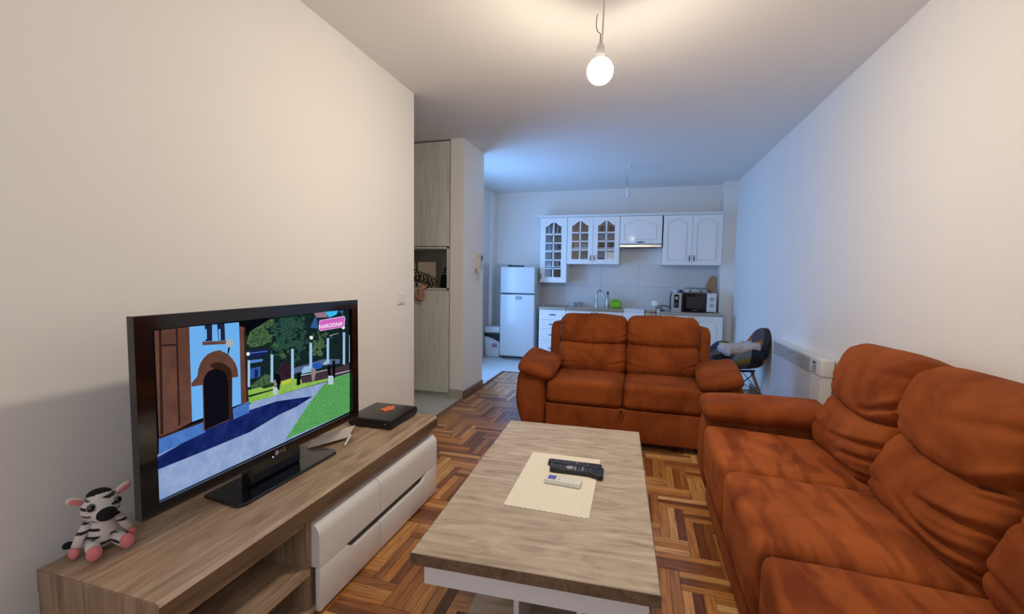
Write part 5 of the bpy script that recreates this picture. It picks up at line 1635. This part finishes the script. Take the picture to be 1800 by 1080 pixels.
body_chains = [
    [(-2.62, 4.17, 0.95, (0.15, 0.10)), (-2.61, 4.18, 1.10, (0.125, 0.095)), (-2.60, 4.19, 1.26, (0.14, 0.10)), (-2.595, 4.20, 1.37, (0.10, 0.075)), (-2.59, 4.19, 1.44, 0.05),
     (-2.585, 4.18, 1.50, 0.055), (-2.58, 4.165, 1.57, (0.072, 0.088)), (-2.578, 4.17, 1.65, (0.070, 0.085)), (-2.578, 4.175, 1.70, 0.04)],
    [3, SHO + (0.052,), (-2.275, 4.402, 1.30, 0.044), ELB + (0.040,), (-2.22, 4.412, 1.224, 0.036), WRI + ((0.026, 0.022),), (-2.274, 4.335, 1.158, (0.034, 0.016)), KNU + ((0.036, 0.013),)],
    [3, (-2.78, 4.20, 1.35, 0.052), (-2.83, 4.18, 1.20, 0.044), (-2.85, 4.14, 1.06, 0.038), (-2.83, 4.07, 0.94, 0.034), (-2.815, 4.03, 0.84, 0.026), (-2.81, 4.02, 0.78, (0.035, 0.016)), (-2.81, 4.02, 0.71, (0.03, 0.012))],
    [0, (-2.535, 4.17, 0.86, 0.092), (-2.53, 4.16, 0.66, 0.075), (-2.53, 4.16, 0.48, 0.055), (-2.53, 4.18, 0.30, 0.052), (-2.53, 4.19, 0.10, 0.036), (-2.53, 4.17, 0.045, 0.036), (-2.53, 4.06, 0.03, 0.028)],
    [0, (-2.705, 4.17, 0.86, 0.092), (-2.71, 4.16, 0.66, 0.075), (-2.71, 4.16, 0.48, 0.055), (-2.71, 4.18, 0.30, 0.052), (-2.71, 4.19, 0.10, 0.036), (-2.71, 4.17, 0.045, 0.036), (-2.71, 4.06, 0.03, 0.028)],
]


def face_and_fingers(mb):
    fingers(mb)
    mb.ball((-2.578, 4.077, 1.585), 0.014, 0.020, 0.022, 8, 6)
    for s in (-1, 1):
        mb.ball((-2.578 + s * 0.074, 4.17, 1.59), 0.010, 0.020, 0.030, 8, 6)


bd = skinned('body', body_chains, SKIN, ps, extra=face_and_fingers)
eyes = MB()
for s in (-1, 1):
    obj('eye', MB().ball((-2.578 + s * 0.030, 4.092, 1.605), 0.012, 0.008, 0.008, 10, 8), mat('eye', (60, 50, 44), 0.2), bd, True)
obj('mouth', MB().ball((-2.578, 4.088, 1.545), 0.022, 0.008, 0.006, 10, 6), mat('lips', (150, 76, 74), 0.4), bd, True)
base = Vector(KNU)
DOTS = bpy.data.materials.new('dotted_blouse')
DOTS.use_nodes = True
nt = DOTS.node_tree
b = nt.nodes['Principled BSDF']
b.inputs['Roughness'].default_value = 0.9
tc = nt.nodes.new('ShaderNodeTexCoord')
vo = nt.nodes.new('ShaderNodeTexVoronoi')
vo.inputs['Scale'].default_value = 44
vo.inputs['Randomness'].default_value = 0.2
nt.links.new(tc.outputs['Object'], vo.inputs['Vector'])
cr_ = nt.nodes.new('ShaderNodeValToRGB')
cr_.color_ramp.elements[0].position, cr_.color_ramp.elements[1].position = 0.28, 0.36
cr_.color_ramp.elements[0].color, cr_.color_ramp.elements[1].color = srgb(224, 208, 160), srgb(30, 26, 25)
nt.links.new(vo.outputs['Distance'], cr_.inputs[0])
nt.links.new(cr_.outputs[0], b.inputs['Base Color'])
skinned('blouse', [
    [(-2.62, 4.17, 0.90, (0.175, 0.125)), (-2.61, 4.18, 1.08, (0.15, 0.115)), (-2.60, 4.19, 1.26, (0.16, 0.118)), (-2.595, 4.20, 1.37, (0.115, 0.088)), (-2.59, 4.19, 1.425, 0.062)],
    [3, SHO[:2] + (1.342, 0.072), (-2.275, 4.402, 1.296, 0.066), (-2.155, 4.468, 1.256, 0.058), (-2.205, 4.422, 1.232, 0.054), (-2.262, 4.372, 1.200, 0.044)],
    [3, (-2.78, 4.20, 1.35, 0.072), (-2.83, 4.18, 1.20, 0.062), (-2.85, 4.14, 1.06, 0.054), (-2.835, 4.08, 0.96, 0.046)]], DOTS, ps)
skinned('trousers', [
    [(-2.62, 4.17, 0.96, (0.16, 0.112)), (-2.62, 4.17, 0.90, (0.155, 0.11))],
    [1, (-2.535, 4.17, 0.82, 0.102), (-2.53, 4.16, 0.66, 0.085), (-2.53, 4.16, 0.48, 0.066), (-2.53, 4.18, 0.30, 0.064), (-2.53, 4.19, 0.09, 0.056)],
    [1, (-2.705, 4.17, 0.82, 0.102), (-2.71, 4.16, 0.66, 0.085), (-2.71, 4.16, 0.48, 0.066), (-2.71, 4.18, 0.30, 0.064), (-2.71, 4.19, 0.09, 0.056)]], mat('dark_trousers', (40, 40, 48), 0.85), ps)
for x in (-2.53, -2.71):
    obj('slipper', cushion((x, 4.11, 0.035), (0.046, 0.125, 0.035), 0.03, (6, 10, 4)), mat('slipper_grey', (90, 86, 90), 0.9), ps, True)
hr = MB().ball((-2.578, 4.19, 1.635), 0.092, 0.105, 0.105, 16, 12)
hr.ball((-2.578, 4.255, 1.53), 0.075, 0.045, 0.12, 14, 10)
obj('hair', hr, mat('dark_hair', (46, 32, 26), 0.6, bump=0.5, bscale=90), ps, True)
for k in range(4):
    off = Vector((0.032 - 0.0215 * k, -0.004 + 0.006 * k, 0.006 - 0.004 * abs(k - 1.4)))
    L = (0.070, 0.078, 0.074, 0.058)[k]
    q = base + off + Vector((0.002 + 0.008 - 0.005 * k + 0.004, -0.006, -0.010 - L * 0.92 - 0.002))
    obj('fingernail', MB().ball(q, 0.0062, 0.005, 0.009, 8, 6), NAIL, bd, True)
# ------------------------------------------------------------------ wall heater
ht = thing('wall_heater', 'flat white electric panel heater on the right wall behind the long sofa', 'heater', (1.30, 4.2, 0.2))
HW = mat('heater_white', (224, 224, 222), 0.4)
HG = mat('heater_panel', (204, 206, 212), 0.35)
FX = 1.262
obj('housing', MB().rbox(FX + 0.012, 1.342, 3.625, 4.82, 0.20, 0.762, 0.008), HW, ht)
obj('front_panel', MB().rbox(FX, FX + 0.014, 3.80, 4.80, 0.20, 0.628, 0.004, 1), HG, ht)
obj('top_rail', MB().rbox(FX, FX + 0.02, 3.80, 4.815, 0.742, 0.770, 0.006), HW, ht)
obj('end_strip', MB().rbox(FX, FX + 0.02, 4.80, 4.82, 0.20, 0.770, 0.004, 1), HW, ht)
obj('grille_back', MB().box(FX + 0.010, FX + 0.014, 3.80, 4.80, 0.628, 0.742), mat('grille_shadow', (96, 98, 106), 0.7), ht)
for k in range(7):
    z = 0.632 + 0.0162 * k
    obj('slat', MB().prism([(FX + 0.012, z), (FX - 0.002, z + 0.003), (FX - 0.002, z + 0.009), (FX + 0.012, z + 0.007)], 3.80, 4.80, 'y'), HW, ht)
# profile axis y: polygon in (x,z)
obj('end_column', MB().rbox(FX - 0.004, 1.335, 3.60, 3.802, 0.18, 0.66, 0.010), HW, ht)
ch = obj('control_head', MB().rbox(FX - 0.012, 1.338, 3.585, 3.808, 0.648, 0.778, 0.014, 3), HW, ht, True)
obj('display', MB().box(FX - 0.0135, FX - 0.0115, 3.675, 3.735, 0.728, 0.746), BLACKGLOSS, ch)
kk = mat('heater_keys', (120, 122, 130), 0.5)
for r in range(3):
    for c_ in range(2):
        obj('key', MB().rbox(FX - 0.0145, FX - 0.0115, 3.672 + 0.036 * c_, 3.698 + 0.036 * c_, 0.668 + 0.019 * r, 0.681 + 0.019 * r, 0.002, 1), kk, ch)

# ------------------------------------------------------------------ patchwork armchair
chx, chy = 1.005, 5.20
chair = thing('patchwork_chair', 'patchwork bucket armchair with wooden dowel legs between the small sofa and the right wall', 'chair', (chx, chy, 0), math.radians(-72))
MC = XF[chair.name]


def shell(phi, t, off=0.0):
    """phi 0 at the front, pi at the back; t 0 centre to 1 rim"""
    a = abs((phi + PI) % (2 * PI) - PI) / PI          # 0 front .. 1 back
    R = 0.255 + 0.055 * math.sin(min(1, a * 2) * PI / 2) - 0.02 * max(0, a - 0.5)
    side = math.exp(-((a - 0.52) / 0.24) ** 2)
    back = 1 / (1 + math.exp(-(a - 0.80) * 22))
    h = 0.445 + 0.19 * side + 0.375 * back
    z0 = 0.405
    r = R * (1 - (1 - t) ** 2.3) + 0.03 * back * t ** 3
    z = z0 + (h - z0) * t ** 2.5 - (0.03 * t ** 4 if a < 0.2 else 0)
    x, y = r * math.sin(phi), -r * math.cos(phi)
    p = Vector((x, y, z))
    return p


def shell_n(phi, t):
    e = 1e-3
    d1 = shell(phi + e, t) - shell(phi - e, t)
    d2 = shell(phi, min(1, t + e)) - shell(phi, max(0.0, t - e))
    n = d1.cross(d2)
    return n.normalized() if n.length > 1e-12 else Vector((0, 0, 1))


PATCH = [mat('patch_navy', (38, 46, 60), 0.95), mat('patch_olive', (116, 112, 44), 0.95), mat('patch_brown', (58, 36, 34), 0.95), mat('patch_slate', (112, 122, 134), 0.95),
         mat('patch_ochre', (176, 104, 56), 0.95, var=0.5, vscale=70), mat('patch_black', (26, 26, 30), 0.95), mat('patch_blue', (70, 90, 130), 0.95), mat('patch_dots', (84, 80, 88), 0.95, var=0.7, vscale=120)]
ORDER = [0, 4, 3, 1, 2, 6, 5, 7, 3, 2, 1, 6, 0, 4, 7, 5]
rings = [0.0, 0.42, 0.66, 0.84, 1.0]
NS = 12
pk_i = 0
for ri in range(4):
    ns = 6 if ri == 0 else NS
    for s in range(ns):
        p0, p1 = 2 * PI * s / ns, 2 * PI * (s + 1) / ns
        t0, t1 = rings[ri], rings[ri + 1]
        g = 0.012
        n = 5
        mb = MB()
        v, f = [], []
        for side in (0, 1):
            for i in range(n + 1):
                for j in range(n + 1):
                    ph = p0 + (p1 - p0) * i / n
                    tt = max(0.02, t0) + (t1 - max(0.02, t0)) * j / n
                    e = min(min(i, n - i), min(j, n - j) if t1 < 1 else j) == 0
                    c = shell(ph, tt)
                    nn = shell_n(ph, tt)
                    th = 0.0095 if not e else 0.006
                    v.append(c + nn * (th if side else -th))
        m_ = (n + 1) * (n + 1)
        for i in range(n):
            for j in range(n):
                a = i * (n + 1) + j
                f.append((a, a + 1, a + n + 2, a + n + 1))
                f.append((m_ + a, m_ + a + n + 1, m_ + a + n + 2, m_ + a + 1))
        ring = [i * (n + 1) for i in range(n + 1)] + [n * (n + 1) + j for j in range(1, n + 1)] + [i * (n + 1) + n for i in range(n - 1, -1, -1)] + [j for j in range(n - 1, 0, -1)]
        for q in range(len(ring)):
            a, b_ = ring[q], ring[(q + 1) % len(ring)]
            f.append((a, b_, m_ + b_, m_ + a))
        mb.add([MC @ q for q in v], f)
        k = (s * 5 + ri * 3 + (s * ri) % 3) % len(PATCH)
        obj('patch', mb, PATCH[k], chair, True, auto=60)
LEGW = wood('dowel_wood', [(120, 92, 66), (160, 126, 92)], 2)
for sx in (-1, 1):
    for sy in (-1, 1):
        a, b_ = Vector((sx * 0.13, sy * 0.12, 0.375)), Vector((sx * 0.235, sy * 0.225, 0.0))
        pts = [MC @ (a + (b_ - a) * k / 3) for k in range(4)]
        obj('leg', MB().tube(pts, [0.015, 0.017, 0.015, 0.011], 10), LEGW, chair, True)
wires = [((-0.15, -0.14, 0.36), (0.21, -0.19, 0.14)), ((0.15, -0.14, 0.36), (-0.21, -0.19, 0.14)), ((-0.15, 0.14, 0.36), (0.21, 0.19, 0.14)), ((0.15, 0.14, 0.36), (-0.21, 0.19, 0.14)),
         ((-0.15, -0.14, 0.36), (-0.21, 0.19, 0.14)), ((-0.15, 0.14, 0.36), (-0.21, -0.19, 0.14)), ((0.15, -0.14, 0.36), (0.21, 0.19, 0.14)), ((0.15, 0.14, 0.36), (0.21, -0.19, 0.14))]
for a, b_ in wires:
    obj('brace_wire', MB().tube([MC @ Vector(a), MC @ Vector(b_)], 0.004, 6), BLACK, chair, True)
for sx in (-1, 1):
    obj('seat_mount', MB().tube([MC @ Vector((sx * 0.13, -0.15, 0.378)), MC @ Vector((sx * 0.13, 0.15, 0.378))], 0.012, 8), BLACK, chair, True)
# pale cloth heaped in the chair


def dcl(q, p):
    n1 = noise.noise(Vector((p[0] * 2.2, p[1] * 2.2, 4.4)))
    n2 = noise.noise(Vector((p[0] * 5.0, p[1] * 4.0, 9.1 + p[2])))
    q.z += 0.028 * n1 + 0.016 * n2 + 0.05 * max(0, p[0]) ** 1.5 * (p[0] > 0)
    q.x += 0.012 * noise.noise(Vector((p[1] * 4, p[2] * 2, 1.0)))
    q.y += 0.02 * noise.noise(Vector((p[0] * 3, p[2] * 2, 5.0)))
    return q


cl = cushion((0, 0, 0), (0.175, 0.15, 0.055), 0.05, (26, 22, 6), dcl)
cl.xf(Matrix.Translation((1.035, 5.16, 0.585)) @ Matrix.Rotation(0.3, 4, 'Z'))
tag(obj('folded_cloth', cl, mat('pale_cloth', (188, 180, 176), 0.95, var=0.18, vscale=18), None, True, auto=0), 'crumpled pale grey cloth heaped in the patchwork armchair', 'cloth')
# ------------------------------------------------------------------ things on the television cabinet
sb = thing('media_box', 'flat black media box with an orange mark at the far end of the television cabinet', 'media box', (-1.41, 2.25, ZT))
prof = [(2.105, ZT + 0.004), (2.36, ZT + 0.004), (2.392, ZT + 0.012), (2.402, ZT + 0.028), (2.396, ZT + 0.046), (2.38, ZT + 0.056), (2.36, ZT + 0.058), (2.105, ZT + 0.052), (2.098, ZT + 0.044), (2.098, ZT + 0.010)]
obj('body', MB().prism(prof, -1.545, -1.275, 'x', bevel=0.003), mat('box_black', (24, 23, 24), 0.3), sb, True, auto=30)
obj('port', MB().lathe([(0, 0), (0.005, 0), (0.005, -0.003), (0, -0.003)], 10, (-1.31, 2.098, ZT + 0.030), 'y'), STEEL, sb)
mk = [(0.052 * (1 + 0.14 * math.cos(5 * a) - 0.10 * math.sin(3 * a)) * math.cos(a) * 0.62, 0.052 * (1 + 0.14 * math.cos(5 * a)) * math.sin(a)) for a in [2 * PI * k / 30 for k in range(30)]]
obj('orange_mark', MB().prism([(-1.405 + a, 2.285 + b_) for a, b_ in mk], ZT + 0.0545, ZT + 0.0585, 'z'), mat('orange_print', (226, 104, 40), 0.4), sb)
for (a, b_) in ((-1.53, 2.12), (-1.29, 2.12), (-1.53, 2.37), (-1.29, 2.37)):
    obj('foot', MB().lathe([(0, ZT), (0.01, ZT), (0.01, ZT + 0.005), (0, ZT + 0.005)], 8, (a, b_, 0)), BLACK, sb)

cd = thing('tablet_stand', 'small white folding stand behind the right end of the television base', 'stand', (-1.42, 1.88, ZT))
SW = mat('stand_white', (222, 216, 206), 0.5)


def slab(pts, n, t, m=None):
    mb = MB()
    nv = Vector(n) * t
    q = [Vector(p) for p in pts]
    k = len(q)
    mb.add(q + [p + nv for p in q], [tuple(range(k - 1, -1, -1)), tuple(range(k, 2 * k))] + [(i, (i + 1) % k, k + (i + 1) % k, k + i) for i in range(k)])
    return mb


obj('sloping_plate', slab([(-1.385, 1.935, ZT + 0.070), (-1.400, 1.90, ZT + 0.018), (-1.50, 1.72, ZT + 0.012), (-1.505, 1.76, ZT + 0.040)], (0.6, -0.2, 0.75), 0.004), SW, cd)
obj('rear_plate', slab([(-1.385, 1.935, ZT + 0.070), (-1.505, 1.76, ZT + 0.042), (-1.53, 1.80, ZT + 0.001), (-1.43, 1.97, ZT + 0.001)], (0.6, 0.2, 0.75), 0.003), mat('stand_grey', (170, 164, 158), 0.5), cd)
obj('front_leg', MB().tube([(-1.390, 1.905, ZT + 0.030), (-1.372, 1.832, ZT + 0.004)], 0.005, 8), SW, cd)

# ------------------------------------------------------------------ plush zebra
STR = bpy.data.materials.new('zebra_plush')
STR.use_nodes = True
nt = STR.node_tree
b = nt.nodes['Principled BSDF']
b.inputs['Roughness'].default_value = 0.95
b.inputs['Sheen Weight'].default_value = 0.3
tc = nt.nodes.new('ShaderNodeTexCoord')
wv = nt.nodes.new('ShaderNodeTexWave')
wv.bands_direction = 'Z'
wv.inputs['Scale'].default_value = 13.5
wv.inputs['Distortion'].default_value = 1.6
wv.inputs['Detail'].default_value = 1.0
wv.inputs['Detail Scale'].default_value = 1.0
nt.links.new(tc.outputs['Object'], wv.inputs['Vector'])
rp = nt.nodes.new('ShaderNodeValToRGB')
rp.color_ramp.elements[0].position, rp.color_ramp.elements[1].position = 0.26, 0.32
rp.color_ramp.elements[0].color, rp.color_ramp.elements[1].color = srgb(26, 22, 22), srgb(214, 206, 198)
nt.links.new(wv.outputs['Fac'], rp.inputs[0])
# plain front: stripes only where the noise mask lets them through, as on the toy's sides
nz = nt.nodes.new('ShaderNodeTexNoise')
nz.inputs['Scale'].default_value = 14
nt.links.new(tc.outputs['Object'], nz.inputs['Vector'])
mr = nt.nodes.new('ShaderNodeValToRGB')
mr.color_ramp.elements[0].position, mr.color_ramp.elements[1].position = 0.50, 0.54
nt.links.new(nz.outputs['Fac'], mr.inputs[0])
mx = nt.nodes.new('ShaderNodeMixRGB')
nt.links.new(mr.outputs[0], mx.inputs[0])
nt.links.new(rp.outputs[0], mx.inputs[1])
mx.inputs[2].default_value = srgb(214, 206, 198)
nt.links.new(mx.outputs[0], b.inputs['Base Color'])
PLW = mat('plush_white', (214, 206, 198), 0.95, sheen=0.3)
PLB = mat('plush_black', (18, 16, 17), 0.95)
PNK = mat('plush_pink', (222, 126, 128), 0.9, sheen=0.3, bump=0.4, bscale=300)
zb = thing('plush_zebra', 'small sitting plush zebra with pink feet at the near end of the television cabinet', 'soft toy', (-1.555, 0.915, ZT + 0.002), math.radians(-16))
MZ = XF[zb.name] @ Matrix.Diagonal((0.84, 0.84, 0.92, 1))


def zp(nm, mb, m, parent=None, **k):
    return obj(nm, mb.xf(MZ), m, parent or zb, True, auto=0, **k)


# local: faces +X, y to its left, z up from the cabinet top
zp('body', MB().ball((-0.005, 0, 0.058), 0.042, 0.044, 0.062, 20, 14), STR)
hd_ = zp('head', MB().ball((0.0, 0, 0.142), 0.050, 0.056, 0.050, 22, 16), STR)
zp('muzzle', MB().ball((0.030, 0, 0.128), 0.036, 0.038, 0.030, 18, 12), PLW, hd_)
zp('nose', MB().ball((0.058, 0, 0.130), 0.018, 0.030, 0.022, 16, 12), PLB, hd_)
for s in (-1, 1):
    e_ = zp('eye', MB().ball((0.036, s * 0.036, 0.158), 0.010, 0.014, 0.014, 14, 10), mat('eye_rim', (120, 128, 124), 0.3), hd_)
    zp('pupil', MB().ball((0.0415, s * 0.0368, 0.158), 0.0075, 0.0115, 0.0115, 12, 8), BLACKGLOSS, hd_)
    er = zp('ear', MB().ball((-0.004, s * 0.066, 0.180), 0.009, 0.028, 0.014, 12, 8, rot=Matrix.Rotation(s * 0.45, 3, 'X')), PLW, hd_)
    zp('ear_lining', MB().ball((0.004, s * 0.067, 0.179), 0.005, 0.021, 0.009, 10, 8, rot=Matrix.Rotation(s * 0.45, 3, 'X')), PNK, hd_)
mane = MB()
for k in range(26):
    a = rnd.uniform(0, 2 * PI)
    q = rnd.random() ** 0.5
    c0 = Vector((-0.012 + 0.030 * q * math.cos(a), 0.030 * q * math.sin(a), 0.184 - 0.010 * q))
    mane.ball(c0, 0.010, 0.010, 0.012, 8, 6)
mane.ball((-0.012, 0, 0.180), 0.036, 0.036, 0.016, 14, 8).ball((-0.046, 0, 0.150), 0.014, 0.018, 0.036, 10, 8)
zp('mane', mane, PLB, hd_)
for s in (-1, 1):
    lg = zp('leg', MB().tube([(0.0, s * 0.030, 0.030), (0.034, s * 0.036, 0.026), (0.070, s * 0.042, 0.024)], [0.022, 0.021, 0.019], 12), STR)
    zp('hoof', MB().ball((0.083, s * 0.045, 0.026), 0.018, 0.022, 0.024, 14, 10), PNK, lg)
    am = zp('arm', MB().tube([(0.0, s * 0.036, 0.098), (0.004, s * 0.058, 0.066), (0.010, s * 0.074, 0.036)], [0.015, 0.015, 0.014], 12), STR)
    zp('hoof', MB().ball((0.012, s * 0.079, 0.020), 0.016, 0.015, 0.019, 14, 10), PNK, am)
zp('tail', MB().tube([(-0.044, 0.0, 0.03), (-0.062, -0.03, 0.026), (-0.060, -0.066, 0.026)], [0.006, 0.008, 0.004], 8).ball((-0.052, -0.080, 0.026), 0.012, 0.016, 0.012, 10, 8), PLB)
